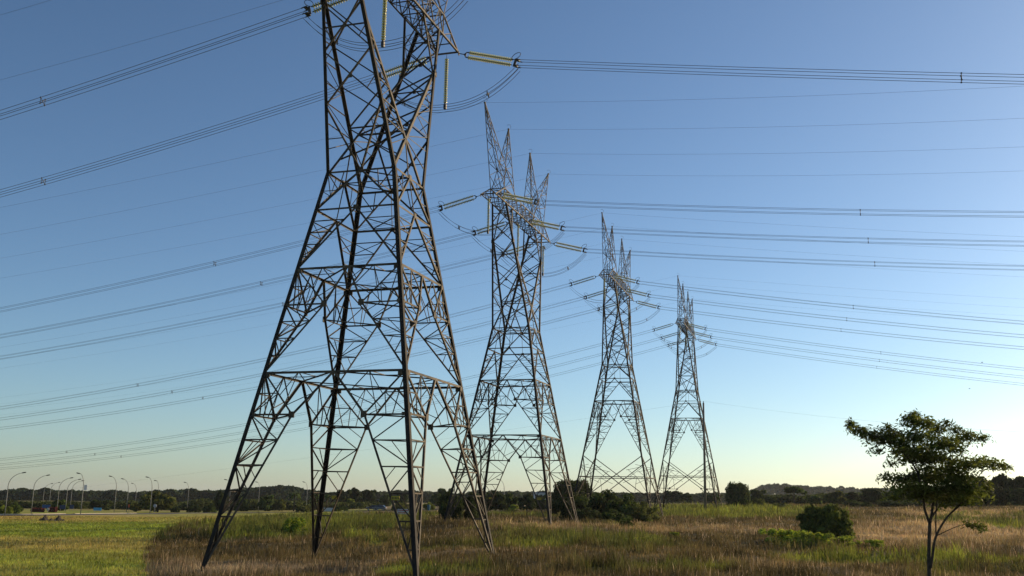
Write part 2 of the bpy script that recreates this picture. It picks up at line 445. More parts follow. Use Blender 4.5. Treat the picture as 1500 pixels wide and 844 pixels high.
# ------------------------------------------------------------------ trees and shrubs
def leaf_quads(P, N, size, asp, rnd):
    """one leaf-clump quad per point; N preferred normals"""
    n = len(P)
    N = N + rnd.normal(0, .7, (n, 3)); N /= np.linalg.norm(N, axis=1)[:, None] + 1e-9
    a = rnd.normal(0, 1, (n, 3)); U = np.cross(N, a); U /= np.linalg.norm(U, axis=1)[:, None] + 1e-9
    W2 = np.cross(N, U); s = size * rnd.uniform(.6, 1.4, n)
    U = U * s[:, None] * .5; W2 = W2 * (s * asp)[:, None] * .5
    V = np.stack([P - U * .9, P + W2 * .9 - U * .1, P + U * 1.1, P - W2 * 1.0 + U * .15], 1).reshape(-1, 3)
    F = np.arange(n * 4).reshape(n, 4)
    return V, F
def crown_mesh(name, blobs, n, size, base, seed, asp=.75, var=.35, yellow=.15):
    """leaf clumps spread through the blobs (cx,cy,cz,rx,ry,rz); gaps stay between blobs"""
    rnd = np.random.default_rng(seed)
    B = np.array(blobs, float); vol = (B[:, 3] * B[:, 4] * B[:, 5]) ** .67; vol /= vol.sum()
    k = rnd.choice(len(B), n, p=vol)
    d = rnd.normal(0, 1, (n, 3)); d /= np.linalg.norm(d, axis=1)[:, None]
    r = rnd.random(n) ** .33
    P = B[k, :3] + d * r[:, None] * B[k, 3:] * rnd.uniform(.85, 1.12, n)[:, None]
    V, F = leaf_quads(P, d + np.array([0, 0, .4]), size, asp, rnd)
    tint = np.array(base) * rnd.uniform(1 - var, 1 + var, (len(B), 1))[k] * rnd.uniform(.75, 1.3, (n, 1))
    y = rnd.random(n) < yellow
    tint[y] = tint[y] * np.array((1.7, 1.45, .9))
    return mesh_np(name, V, F, LEAF, np.repeat(np.clip(tint, 0, .5), 4, axis=0))
def blobs_round(seed, n, flat=1.0, top=1.0):
    """unit crown: width about 2 (x,y in -1..1), z 0..1 of its height"""
    rnd = np.random.default_rng(seed); out = []
    for i in range(n):
        a = rnd.uniform(0, 2 * math.pi); r = math.sqrt(rnd.random()) * .74; z = rnd.uniform(.12, .84)
        lim = math.sqrt(max(.05, 1 - ((z - .45) / .62) ** 2)); r *= lim
        s = rnd.uniform(.2, .36)
        out.append((r * math.cos(a), r * math.sin(a), z, s, s, s * .42 * flat))
    return out
def blobs_umbrella(seed, n):
    rnd = np.random.default_rng(seed); out = []
    for i in range(n):
        a = rnd.uniform(0, 2 * math.pi); r = math.sqrt(rnd.random()) * .8
        s = rnd.uniform(.2, .3); out.append((r * math.cos(a), r * math.sin(a), .88 - .3 * r * r - rnd.uniform(0, .14), s, s, s * .3))
    return out
def trunk_mesh(name, h, r, seed, limbs=4, spread=.5):
    mb = MB(); rn = random.Random(seed)
    mb.tube([(0, 0, -.05), (rn.uniform(-.02, .02), rn.uniform(-.02, .02), h * .4), (rn.uniform(-.04, .04), rn.uniform(-.04, .04), h * .75)], [r, r * .8, r * .45], 7)
    for i in range(limbs):
        a = 2 * math.pi * (i + rn.random() * .6) / limbs; z0 = h * rn.uniform(.25, .5)
        e = (math.cos(a) * spread * rn.uniform(.6, 1), math.sin(a) * spread * rn.uniform(.6, 1), h * rn.uniform(.75, 1.0))
        m = (e[0] * .45, e[1] * .45, (z0 + e[2]) * .52)
        mb.tube([(0, 0, z0), m, e], [r * .5, r * .33, r * .12], 5)
    me = bpy.data.meshes.new(name); me.from_pydata(mb.v, [], mb.f); me.materials.append(BARK); me.update()
    return me
DARK = (.037, .055, .016); MID = (.05, .078, .018); OLIVE = (.075, .09, .022); LIGHT = (.15, .19, .03)
CROWN = {}
for i, (kk, base, yl) in enumerate((('dark', DARK, .08), ('dark', DARK, .12), ('mid', MID, .14), ('mid', MID, .2), ('olive', OLIVE, .25), ('light', LIGHT, .25))):
    CROWN.setdefault(kk, []).append((crown_mesh('crown_%s' % kk, blobs_round(100 + i, 30), 4200, .135, base, 200 + i, yellow=yl), trunk_mesh('trunk_%s' % kk, .62, .05, i)))
for i in range(2):
    CROWN.setdefault('umbrella', []).append((crown_mesh('crown_umbrella', blobs_umbrella(130 + i, 22), 1700, .15, MID, 230 + i, yellow=.1), trunk_mesh('trunk_umbrella', .85, .045, 20 + i, 6, .6)))
CROWN['dome'] = [(crown_mesh('crown_dome', [(math.cos(a) * r, math.sin(a) * r, z, .34, .34, .16) for a, r, z in
                  [(q * 2.4, .62 * math.sqrt(max(.05, 1 - ((z - .38) / .6) ** 2)), z) for q, z in enumerate(np.linspace(.06, .84, 34))]] + [(0, 0, .45, .62, .62, .4)], 7000, .10, DARK, 260, var=.2, yellow=.14), trunk_mesh('trunk_dome', .5, .06, 33))]
_db = [(q * 2.4, .62 * math.sqrt(max(.05, 1 - ((z - .36) / .62) ** 2)), z) for q, z in enumerate(np.linspace(.04, .84, 40))]
CROWN['round_bush'] = [(crown_mesh('crown_bush', [(math.cos(a) * r * 1.05, math.sin(a) * r * 1.05, z, .27, .27, .15) for a, r, z in _db] + [(0, 0, .42, .6, .6, .38)] + [(math.cos(k * 1.9) * .8, math.sin(k * 1.9) * .8, .2 + .09 * k, .2, .2, .1) for k in range(7)] + [(.15, .1, .92, .2, .2, .1), (-.35, 0, .86, .2, .2, .08)], 6500, .12, (.085, .11, .024), 261, var=.35, yellow=.2), trunk_mesh('trunk_bush', .5, .04, 34))]
CROWN['weed'] = [(crown_mesh('crown_weed', [(rng.uniform(-.8, .8), rng.uniform(-.8, .8), rng.uniform(.1, .75), .22, .22, .2) for _ in range(24)], 2200, .17, (.20, .26, .035), 262, asp=.4, var=.3, yellow=.3), trunk_mesh('trunk_weed', .5, .02, 35, 6, .5))]
CROWN['shrub'] = []
for i, base in enumerate((DARK, MID, OLIVE, LIGHT)):
    rnd_ = np.random.default_rng(300 + i)
    bl = [(rnd_.uniform(-.75, .75), rnd_.uniform(-.7, .7), 0, .2, .2, .15) for _ in range(34)]
    bl = [(b_[0], b_[1], rnd_.uniform(.1, max(.14, .82 * (1 - .55 * (b_[0] ** 2 + b_[1] ** 2)))), rnd_.uniform(.2, .34), rnd_.uniform(.2, .34), rnd_.uniform(.13, .2)) for b_ in bl]
    CROWN['shrub'].append((crown_mesh('crown_shrub', bl, 6500, .085, base, 310 + i, yellow=.16), trunk_mesh('trunk_shrub', .5, .03, 40 + i, 6, .55)))
used_variant = {}
def plant(kind, x, ytop, wpx, depth, label, cat, group, variant=None, name=None, hmin=.6, depth_ratio=1.0, sink=.0):
    g = on_ground(x, depth)
    h = at(x, ytop, depth).z - g.z
    h = max(h, hmin); wid = wpx / FPX * depth
    lst = CROWN[kind]; v = used_variant.get(kind, 0) if variant is None else variant; used_variant[kind] = v + 1
    cm, tm = lst[v % len(lst)]
    rs = random.Random(int(x * 7 + depth))
    root = empty(name or 'tree', g - Vector((0, 0, sink)), rs.uniform(0, 6.28), (wid / 2, wid / 2 * depth_ratio, h))
    tag(root, label, cat, group)
    link('crown', cm, root); link('trunk', tm, root)
    return root

T_ = 'trees behind the field'
S_ = 'shrubs and bushes round the field'
for kind, x, yt, wp, d, lab in (
    ('mid', 88, 731, 26, 340, 'small green tree behind the tall blue road sign at far left'),
    ('dark', 147, 732, 34, 372, 'dark round tree behind the pale blue road sign'),
    ('olive', 231, 719, 54, 335, 'broad olive brown tree behind the round white road sign'),
    ('olive', 200, 736, 22, 340, 'small olive tree beside the orange board at the roadside'),
    ('dark', 322, 718, 24, 345, 'tall dark tree just behind the slanting left leg of the nearest pylon'),
    ('mid', 352, 724, 26, 370, 'green tree seen through the left leg of the nearest pylon'),
    ('mid', 388, 724, 28, 372, 'green tree right of the left leg of the nearest pylon'),
    ('olive', 409, 730, 24, 376, 'low olive tree immediately left of the first palm'),
    ('dark', 503, 716, 26, 455, 'left tree of the dark clump on the rise between the nearest pylon legs'),
    ('dark', 521, 713, 30, 462, 'middle and tallest tree of the dark clump on the rise'),
    ('dark', 541, 716, 26, 455, 'right tree of the dark clump on the rise'),
    ('light', 512, 730, 18, 440, 'small yellowish tree in front of the dark clump on the rise'),
    ('mid', 567, 722, 26, 470, 'pale green tree right of the dark clump on the rise'),
    ('dark', 588, 721, 22, 480, 'dark tree behind the white sign board with red lettering'),
    ('mid', 637, 722, 20, 420, 'small tree on the rise above the rail fence'),
    ('dark', 652, 714, 28, 425, 'dark leaning tree on the rise, partly behind the left foot of the second pylon'),
    ('dark', 725, 717, 34, 262, 'dark tree seen in the left foot of the second pylon'),
    ('dark', 703, 722, 26, 258, 'dark low tree at the left end of the belt behind the second pylon'),
    ('mid', 748, 720, 30, 266, 'green tree beside the street lamp in the arch of the second pylon'),
    ('dark', 772, 722, 30, 262, 'dark tree right of the lamp in the arch of the second pylon'),
    ('mid', 793, 724, 26, 266, 'green tree before the white building behind the second pylon'),
    ('light', 752, 739, 18, 250, 'low yellowish tree before the belt in the arch of the second pylon'),
    ('dome', 838, 700, 66, 235, 'very large dark domed tree behind the right foot of the second pylon'),
    ('dark', 985, 718, 32, 430, 'dark tree on the rise seen through the left foot of the farthest pylon'),
    ('dark', 1005, 721, 24, 425, 'lower dark tree on the rise in the arch of the farthest pylon'),
    ('mid', 1046, 720, 28, 420, 'tree half hidden by the right foot of the farthest pylon'),
    ('dome', 1081, 705, 40, 285, 'big round dome shaped dark tree standing right of the farthest pylon'),
    ('dark', 1112, 716, 28, 340, 'dark tree half hidden by the big dome shaped tree'),
    ('umbrella', 1164, 711, 42, 345, 'flat topped umbrella tree right of the dome shaped tree'),
    ('mid', 1130, 727, 22, 350, 'small tree between the dome shaped tree and the umbrella tree'),
    ('mid', 1192, 724, 26, 335, 'small tree just right of the umbrella tree'),
    ('olive', 1222, 718, 34, 325, 'olive tree above the big round bush'),
    ('dark', 1250, 720, 34, 330, 'dark tree above the right edge of the big round bush'),
    ('dark', 1280, 714, 38, 320, 'dark tree left of the feathery tree in front'),
    ('mid', 1312, 714, 36, 315, 'green tree behind the left low branch of the feathery tree'),
    ('dark', 1345, 708, 40, 310, 'dark tree directly behind the trunk of the feathery tree'),
    ('mid', 1380, 708, 40, 305, 'green tree behind the right stem of the feathery tree'),
    ('dark', 1412, 704, 40, 292, 'dark tree behind the right boughs of the feathery tree'),
    ('mid', 1440, 695, 46, 280, 'tall green tree at the right of the feathery tree'),
    ('dark', 1470, 692, 46, 276, 'tall dark tree near the right end of the tree belt'),
    ('dark', 1502, 696, 50, 272, 'dark tree cut by the right edge of the picture'),
    ('dark', 1462, 712, 44, 258, 'low dark dense tree before the taller ones at far right'),
    ('dark', 1496, 714, 40, 255, 'low dark tree before the taller ones at the right edge of the picture'),
):
    plant(kind, x, yt, wp, d, lab, 'tree', T_)
for var, x, yt, wp, d, lab in (
    (3, 6, 737, 22, 255, 'bright green bush at the left edge of the picture by the road'),
    (1, 24, 733, 24, 275, 'green bush second from the left edge, behind the curved lamp'),
    (0, 256, 741, 14, 330, 'small dark shrub right of the broad olive tree'),
    (0, 283, 740, 22, 345, 'dark shrub beside the lone lamp'),
    (1, 306, 734, 22, 330, 'mid green shrub left of the nearest pylon by its left leg'),
    (2, 447, 738, 28, 330, 'olive shrub between the palms and the lamp post'),
    (1, 500, 739, 22, 330, 'green shrub beside the pale notice board'),
    (2, 590, 733, 34, 300, 'large olive shrub right behind the white sign board'),
    (3, 627, 733, 24, 300, 'yellow green shrub right of the white sign board'),
    (0, 660, 714, 50, 136, 'dark green thicket at the left foot of the second pylon'),
    (0, 690, 717, 46, 138, 'dark thicket behind the front right leg of the nearest pylon'),
    (0, 838, 716, 70, 150, 'tall dark thicket at the right foot of the second pylon'),
    (0, 880, 713, 76, 154, 'tallest dark thicket in front of the third pylon'),
    (1, 915, 717, 70, 150, 'green thicket in front of the arch of the third pylon'),
    (2, 943, 730, 58, 148, 'lower olive thicket at the right end before the third pylon'),
    (1, 905, 743, 60, 142, 'low green thicket in front of the tall dark ones by the third pylon'),
    (0, 860, 741, 50, 142, 'low dark thicket close to the right foot of the second pylon'),
    (0, 1141, 736, 26, 262, 'low dark shrub between the dome tree and the big round bush'),
    (2, 1112, 727, 20, 280, 'rounded olive shrub at the right foot of the dome tree'),
    (1, 1258, 731, 60, 270, 'long green shrub under the trees left of the feathery tree'),
    (0, 1320, 731, 70, 268, 'long dark shrub behind the trunk of the feathery tree'),
    (1, 1400, 730, 60, 262, 'long green shrub behind the right low branch of the feathery tree'),
    ('weed', 1146, 772, 70, 90, 'low bright green shrub at the left foot of the big round bush'),
    ('weed', 1192, 776, 66, 86, 'low bright green shrub before the middle of the big round bush'),
    ('weed', 1236, 783, 56, 88, 'low bright shrub at the right foot of the big round bush'),
    ('weed', 1280, 789, 34, 87, 'low green shrub farthest right of the big round bush'),
    ('weed', 935, 786, 50, 80, 'low leafy green weed clump in the middle of the dry field'),
    ('weed', 988, 778, 16, 96, 'small upright green weed in the dry field under the farthest pylon'),
    (1, 917, 757, 24, 118, 'small green sapling before the thickets of the third pylon'),
    ('weed', 432, 755, 40, 112, 'green weedy shrub in the tall grass between two legs of the nearest pylon'),
):
    plant('weed' if var == 'weed' else 'shrub', x, yt, wp, d, lab, 'bush', S_, 0 if var == 'weed' else var, 'bush', .5, .8)

plant('round_bush', 1211, 734, 82, 99, 'big round dark green bush standing alone in the dry field', 'bush', S_, 0, 'bush', .5, .9, .3)

# palms
def palm(x, yt, d, wpx, label):
    g = on_ground(x, d); h = at(x, yt, d).z - g.z; r = wpx / 2 / FPX * d
    root = empty('palm_tree', g); tag(root, label, 'palm tree', 'palm trees by the road')
    mb = MB(); mb.tube([(0, 0, -.1), (.1, 0, h * .4), (0, 0, h * .72)], [.22, .17, .15], 7); mb.build('trunk', BARK, root)
    rn = np.random.default_rng(int(x)); V = []; F = []; C = []
    for k in range(26):
        a = rn.uniform(0, 6.28); up = rn.uniform(-.1, .95)
        L_ = r * rn.uniform(.8, 1.15); prev = None
        for j in range(9):
            t = j / 8
            p = np.array([math.cos(a) * L_ * t * (1 - .35 * up * t), math.sin(a) * L_ * t * (1 - .35 * up * t), h * .72 + (up * t * 1.1 - (.75 + .3 * up) * t * t) * h * .33])
            s = np.array([-math.sin(a), math.cos(a), 0]) * .5 * math.sin(math.pi * (.1 + .88 * t)) + np.array([0, 0, -.05])
            if prev is not None:
                n0 = len(V); V += [prev[0] - prev[1], prev[0], p, p - s, prev[0] + prev[1], p + s]
                F += [(n0, n0 + 1, n0 + 2, n0 + 3), (n0 + 1, n0 + 4, n0 + 5, n0 + 2)]; C += [np.array(MID) * rn.uniform(.8, 1.6)] * 6
            prev = (p, s)
    link('crown', mesh_np('palm_crown', V, F, LEAF, np.array(C)), root)
palm(430, 715, 365, 24, 'left palm of the three between the lamp posts behind the nearest pylon')
palm(461, 718, 370, 22, 'middle palm of the three, seen beside the rear leg of the nearest pylon')
palm(478, 718, 372, 20, 'right palm of the three, behind the rear leg of the nearest pylon')

# far woods that read as one mass
def wood(name, tops, depth, thick, seed, base, label, n, size):
    rnd = np.random.default_rng(seed)
    xs = np.array([t[0] for t in tops], float); ys = np.array([t[1] for t in tops], float)
    Ps = []; Cs = []
    crowns = []
    x = xs[0]
    while x < xs[-1]:
        d = depth + rnd.uniform(0, thick); yt = np.interp(x, xs, ys) + rnd.normal(0, 1.1)
        p = at(x, yt, d); z0 = gz(p.x, p.y)
        crowns.append((p.x, p.y, z0, p.z, rnd.uniform(4.5, 9) * (depth / 800) ** .5)); x += rnd.uniform(2.0, 5.5)
    per = n // len(crowns)
    for cx, cy, z0, z1, r in crowns:
        d = rnd.normal(0, 1, (per, 3)); d /= np.linalg.norm(d, axis=1)[:, None]
        hh = max(z1 - z0, 2); P = np.empty((per, 3)); q = rnd.random(per)
        zz = z0 + hh * (1 - q ** 1.6 * 1.0)
        env = r * np.sqrt(np.clip(1 - ((zz - z0) / hh) ** 3, .03, 1))
        P[:, 0] = cx + d[:, 0] * env * 1.25; P[:, 1] = cy + d[:, 1] * env; P[:, 2] = zz
        Ps.append(P); Cs.append(np.tile(np.array(base) * rnd.uniform(.7, 1.4), (per, 1)) * rnd.uniform(.75, 1.3, (per, 1)))
    P = np.concatenate(Ps); C = np.concatenate(Cs)
    V, F = leaf_quads(P, np.tile(np.array([0, -.3, .6]), (len(P), 1)), size, .8, rnd)
    tag(link(name, mesh_np(name, V, F, LEAF, np.repeat(C, 4, axis=0))), label, 'woodland', kind='stuff')
wood('distant_wood', [(-260, 722), (0, 721), (30, 719), (60, 720), (66, 716), (75, 720), (110, 720), (150, 721), (165, 720), (200, 724), (215, 722), (245, 721), (262, 722), (280, 717), (285, 719), (320, 720), (350, 718), (380, 716), (412, 713), (425, 713), (440, 718), (470, 722), (520, 724)], 760, 140, 5, (.026, .042, .018), 'dark wooded ridge along the left horizon', 42000, 2.6)
wood('distant_wood', [(480, 725), (520, 722), (560, 722), (600, 721), (640, 722), (670, 724), (700, 722), (740, 722), (780, 723), (820, 724), (900, 724), (960, 724), (1010, 726), (1060, 724)], 800, 150, 6, (.03, .047, .02), 'low dark woodland along the middle of the horizon', 36000, 2.8)
wood('distant_wood', [(1040, 730), (1090, 722), (1120, 712), (1150, 711), (1180, 713), (1230, 716), (1270, 717), (1330, 718), (1420, 716), (1500, 712), (1640, 712), (1760, 716)], 1500, 200, 8, (.03, .05, .026), 'bluish wooded hill on the right horizon', 36000, 5)

wood('hedge_row', [(-120, 734), (-40, 733), (40, 737), (90, 735), (130, 738), (160, 736), (200, 737), (240, 738), (270, 737), (300, 733), (330, 736), (370, 733), (420, 735), (470, 736), (520, 740), (550, 744)], 395, 40, 12, (.06, .075, .02), 'low mixed scrub along the far side of the road', 30000, 1.1)

wood('hedge_row', [(1100, 730), (1140, 726), (1180, 729), (1215, 724), (1260, 725), (1300, 722), (1360, 722), (1420, 718), (1500, 712), (1560, 712)], 350, 30, 14, (.045, .06, .018), 'continuous dark scrub under the trees along the right side of the field', 24000, 1.0)

# ------------------------------------------------------------------ the feathery tree in front
FT_D = 48.0
ft_g = on_ground(1362, FT_D)
root = empty('acacia_tree', ft_g)
tag(root, 'slender young tree with feathery layered foliage at the right of the field', 'tree')
def ftp(x, y, dy=0.0):
    return at(x, y, FT_D + dy) - ft_g
mb = MB()
def limb(pts, r0, r1, dy0=0, dy1=0):
    P = [ftp(x, y, dy0 + (dy1 - dy0) * i / max(1, len(pts) - 1)) for i, (x, y) in enumerate(pts)]
    Q = []
    for i in range(len(P) - 1):
        p0, p1, p2, p3 = P[max(i - 1, 0)], P[i], P[i + 1], P[min(i + 2, len(P) - 1)]
        for k in range(4):
            t = k / 4
            Q.append(.5 * ((2 * p1) + (p2 - p0) * t + (2 * p0 - 5 * p1 + 4 * p2 - p3) * t * t + (3 * p1 - p0 - 3 * p2 + p3) * t ** 3))
    Q.append(P[-1]); m = len(Q) - 1
    mb.tube(Q, [r0 + (r1 - r0) * i / m for i in range(m + 1)], 7)
limb([(1362, 885), (1361, 830), (1361, 800), (1362, 766)], .095, .075)
mb.build('trunk', BARK, root)
def bough(pts, r0, r1, dy0=0, dy1=0):
    global mb
    mb = MB(); limb(pts, r0, r1, dy0, dy1); mb.build('branch', BARK, root)
bough([(1362, 768), (1355, 748), (1353, 735), (1347, 705), (1344, 690)], .06, .035, 0, -.7)
bough([(1362, 768), (1366, 745), (1366, 722), (1350, 700), (1338, 680), (1339, 655), (1341, 630), (1335, 612)], .065, .012, 0, .5)
bough([(1365, 757), (1376, 742), (1386, 728), (1400, 700), (1411, 660), (1430, 640)], .05, .01, 0, 1.1)
bough([(1363, 832), (1366, 815), (1371, 786), (1388, 757), (1408, 738), (1425, 712), (1440, 690), (1462, 682)], .07, .01, 0, -.6)
bough([(1371, 786), (1371, 756), (1373, 730), (1382, 705)], .035, .012, 0, -1.0)
bough([(1372, 785), (1400, 772), (1420, 768), (1440, 775)], .022, .006, 0, -.3)
bough([(1344, 690), (1327, 668), (1300, 645), (1272, 636), (1246, 624)], .035, .006, -.7, -1.2)
bough([(1344, 690), (1330, 698), (1312, 704), (1295, 702)], .022, .006, -.7, -1.5)
bough([(1340, 648), (1358, 632), (1385, 622)], .02, .005, .4, .9)
bough([(1400, 700), (1420, 684), (1448, 678), (1474, 684)], .028, .006, .6, 1.2)
bough([(1388, 757), (1410, 735), (1440, 722), (1452, 710)], .025, .006, -.2, -.9)
mb = MB()
FB = [(1247, 623, 6, 7, 1), (1260, 631, 10, 5, 1), (1275, 637, 13, 7, 1), (1292, 642, 17, 8, 1.2), (1310, 638, 16, 8, 1), (1299, 627, 7, 5, .7), (1318, 649, 15, 7, 1.1), (1335, 616, 14, 10, 1),
      (1352, 620, 16, 8, 1), (1340, 607, 8, 5, .6), (1371, 627, 15, 6, 1), (1387, 620, 7, 4, .6), (1334, 640, 14, 7, .9), (1345, 662, 28, 6, 1.2), (1321, 660, 14, 6, 1), (1365, 654, 20, 5, 1), (1385, 651, 17, 6, 1),
      (1374, 672, 24, 7, 1.2), (1401, 630, 9, 5, .7), (1420, 639, 17, 6, 1), (1440, 641, 9, 4, .6), (1400, 659, 14, 5, .8), (1415, 679, 23, 7, 1.2), (1440, 677, 20, 6, 1), (1462, 682, 14, 5, .8), (1474, 684, 5, 3, .4),
      (1284, 661, 9, 3, .5), (1305, 680, 9, 2.5, .45), (1299, 699, 12, 4, .7), (1318, 702, 13, 5, .8), (1333, 714, 26, 6, 1.3), (1370, 700, 32, 8, 1.5), (1350, 727, 26, 5, 1.1), (1398, 711, 18, 8, 1.2), (1420, 718, 17, 8, 1.2),
      (1436, 722, 12, 7, .9), (1448, 712, 6, 5, .6), (1309, 728, 12, 3.5, .6), (1390, 730, 18, 6, .9), (1420, 767, 9, 3, .45), (1433, 771, 8, 3.5, .5), (1440, 775, 4, 2, .3), (1357, 686, 22, 5, .8), (1420, 735, 14, 4, .6), (1380, 742, 14, 3, .35), (1350, 640, 20, 7, .8), (1330, 672, 18, 6, .7), (1355, 672, 24, 7, .9), (1392, 690, 22, 8, .9), (1345, 700, 24, 7, .9), (1410, 700, 22, 7, .9), (1375, 718, 26, 8, 1.0), (1405, 728, 20, 6, .8), (1400, 645, 16, 6, .6), (1370, 640, 16, 6, .6)]
rnd_ = np.random.default_rng(77)
PP, CC, NN = [], [], []
for cx, cy, rx, ry, wgt in FB:
    n = int(wgt * (85 + rx * ry * 2.7))
    dy = rnd_.uniform(-1.4, 1.4)
    # twigs fan out flat from the blob, leaves hang along them
    c = np.array(ftp(cx, cy, dy)); m = FT_D / FPX
    q = rnd_.normal(0, .6, (n, 3)); q = np.clip(q, -1.5, 1.5)
    P = c + q * np.array([rx * m, max(rx, 9) * m * .8, ry * m * .95]) + rnd_.normal(0, .06, (n, 3))
    P[:, 2] -= (q[:, 0] ** 2) * ry * m * .35
    PP.append(P); NN.append(np.tile(np.array([0, 0, 1.0]), (n, 1)))
    base = np.array((.085, .102, .017)) * rnd_.uniform(.8, 1.5)
    CC.append(base * rnd_.uniform(.6, 1.6, (n, 1)))
P = np.concatenate(PP); N_ = np.concatenate(NN); C = np.concatenate(CC)
V, F = leaf_quads(P, N_ * 1.1, .23, .32, rnd_)
link('crown', mesh_np('acacia_crown', V, F, LEAFT, np.repeat(np.clip(C, 0, .4), 4, axis=0)), root)

# ------------------------------------------------------------------ lattice pylons
WW, KT = 2.285, .173
D1, D2, D3 = 2.514, 6.37, 12.82
HB, LB, BB, HP, PK1, PK2 = 13.81, 11.49, .866, 24.02, 13.43, 4.58
AT, QN, BR = 7.5, .70, 4.9                      # fork top, K node, inner fork branch along the crossarm
TOP = 1.6
def make_pylon(H, tall):
    """origin at the footing centre; x along the crossarm, z up; H = waist height"""
    root = empty('transmission_tower')
    W = lambda d: WW + KT * d
    def P(i, d):                                # corner i at depth d below the waist
        sx, sy = ((-1, -1), (-1, 1), (1, 1), (1, -1))[i]
        return Vector((sx * W(d), sy * W(d), H - d))
    def FP(f, s, d):                            # point on face f between its two corners, s -1..1
        a, b = P(f, d), P((f + 1) % 4, d); return a.lerp(b, (s + 1) / 2)
    FN = [Vector((-1, 0, 0)), Vector((0, 1, 0)), Vector((1, 0, 0)), Vector((0, -1, 0))]
    CN = [((1, 0, 0), (0, 1, 0)), ((1, 0, 0), (0, -1, 0)), ((-1, 0, 0), (0, -1, 0)), ((-1, 0, 0), (0, 1, 0))]
    dfoot = H
    bend = 15.52 if tall else None
    # main legs
    for i in range(4):
        mb = MB(); mb.angle(P(i, dfoot + .3), P(i, 0), .25, *CN[i]); mb.build('leg', LEGST, root)
    levels = [D1, D2] + ([] if tall else [D3])
    # rings with their flat diamond bracing
    for k, d in enumerate(levels):
        mb = MB(); wd = .17 if k else .14
        for f in range(4):
            mb.angle(P(f, d), P((f + 1) % 4, d), wd, (0, 0, -1), FN[f] * -1)
            if k: mb.angle(FP(f, 0, d), FP((f + 1) % 4, 0, d), .09, (0, 0, -1))
            if k:
                m = FP(f, 0, d).lerp(FP((f + 1) % 4, 0, d), .5)
                mb.angle(FP(f, .5, d), m, .06, (0, 0, -1)); mb.angle(FP((f + 1) % 4, -.5, d), m, .06, (0, 0, -1))
        mb.build('ring_frame', STEEL, root)
    mb = MB()
    for f in range(4): mb.angle(P(f, 0), P((f + 1) % 4, 0), .14, (0, 0, -1), FN[f] * -1)
    mb.angle(FP(0, 0, 0), FP(2, 0, 0), .09, (0, 0, -1)); mb.angle(FP(1, 0, 0), FP(3, 0, 0), .09, (0, 0, -1))
    for f in range(4): mb.angle(FP(f, 0, 0), FP((f + 1) % 4, 0, 0), .08, (0, 0, -1))
    mb.build('ring_frame', STEEL, root)
    def plate(mb, p, n, s=.42):
        q = n.to_track_quat('Z', 'Y').to_matrix(); mb.box(p, (s, s, .05), q)
    # face panels
    for f in range(4):
        n = FN[f]; inn = n * -1
        A = lambda s, d: FP(f, s, d)
        # waist panel: inverted V from the waist middle
        mb = MB(); m = A(0, 0)
        for s in (-1, 1):
            mb.angle(m, A(s, D1), .15, inn)
            mb.angle(m.lerp(A(s, D1), .5), A(s, D1 * .5), .06, inn); mb.angle(m.lerp(A(s, D1), .5), A(s, 0), .07, inn)
            mb.angle(m.lerp(A(s, D1), .5), A(s * .5, 0), .06, inn)
        mb.angle(A(0, 0), A(0, D1), .06, inn)
        plate(mb, m + n * .05, n, .36); mb.build('face_bracing', STEEL, root)
        # second panel: straight inverted V with ladders
        mb = MB(); m = A(0, D1)
        for s in (-1, 1):
            e = A(s, D2); mb.angle(m, e, .15, inn)
            nn = 5; pl = [A(s, D1 + (D2 - D1) * j / nn) for j in range(nn + 1)]; ql = [m.lerp(e, j / nn) for j in range(nn + 1)]
            for j in range(1, nn):
                mb.angle(pl[j], ql[j], .07, inn)
                mb.angle(ql[j], pl[j + 1] if j % 2 else pl[j - 1], .065, inn)
        plate(mb, m + n * .05, n, .3); mb.build('face_bracing', STEEL, root)
        def bent(d0, d1, fr, hk, nl, wd):
            """inverted V with a knee: fan of members above the knee, ladder below"""
            mb = MB(); m = A(0, d0); dk = d0 + (d1 - d0) * hk
            for s in (-1, 1):
                kn = A(s * fr, dk); c0 = A(s, d0); c1 = A(s, d1); lk = A(s, dk); plate(mb, A(s * .93, d0 + .16) + n * .06, n, .26); plate(mb, A(s * .95, dk) + n * .06, n, .2)
                mb.angle(m, kn, wd, inn); mb.angle(kn, c1, wd * .9, inn); mb.angle(c0, kn, wd * .75, inn)
                mb.angle(lk, kn, wd * .7, inn)
                lh = A(s, (d0 + dk) / 2); fh = c0.lerp(kn, .5)
                mb.angle(lh, fh, .075, inn); mb.angle(fh, lk, .075, inn); mb.angle(fh, lk.lerp(kn, .5), .065, inn); mb.angle(c0, lk.lerp(kn, .35), .075, inn)
                mb.angle(A(s * .5, d0), c0.lerp(kn, .55), .065, inn); mb.angle(A(s * .5, d0), m.lerp(kn, .5), .075, inn)
                mb.angle(m.lerp(kn, .5), c0.lerp(kn, .78), .06, inn)
                mb.angle(A(s * .5, d0), A(s * .62, dk), .06, inn)
                pl = [lk.lerp(c1, j / nl) for j in range(nl + 1)]; ql = [kn.lerp(c1, j / nl) for j in range(nl + 1)]
                for j in range(nl):
                    if j: mb.angle(pl[j], ql[j], .095 if nl > 5 else .075, inn)
                    if j < nl - 1: mb.angle(ql[j], pl[j + 1], .085, inn) if j % 2 else mb.angle(pl[j], ql[j + 1], .085, inn)
                    if j < nl - 1: mb.angle((pl[j].lerp(ql[j], .5)), pl[j + 1] if j % 2 else ql[j].lerp(ql[j + 1], .5), .055, inn)
                plate(mb, kn + n * .05, n, .36)
                if s > 0:                           # hip ties to the neighbouring face inside the leg
                    kb = FP((f + 1) % 4, -fr, dk); mb.angle(kn, kb, .1, (0, 0, -1))
                    for j in range(1, nl - 1): mb.angle(kn.lerp(c1, j / nl), kb.lerp(c1, j / nl), .06, (0, 0, -1))
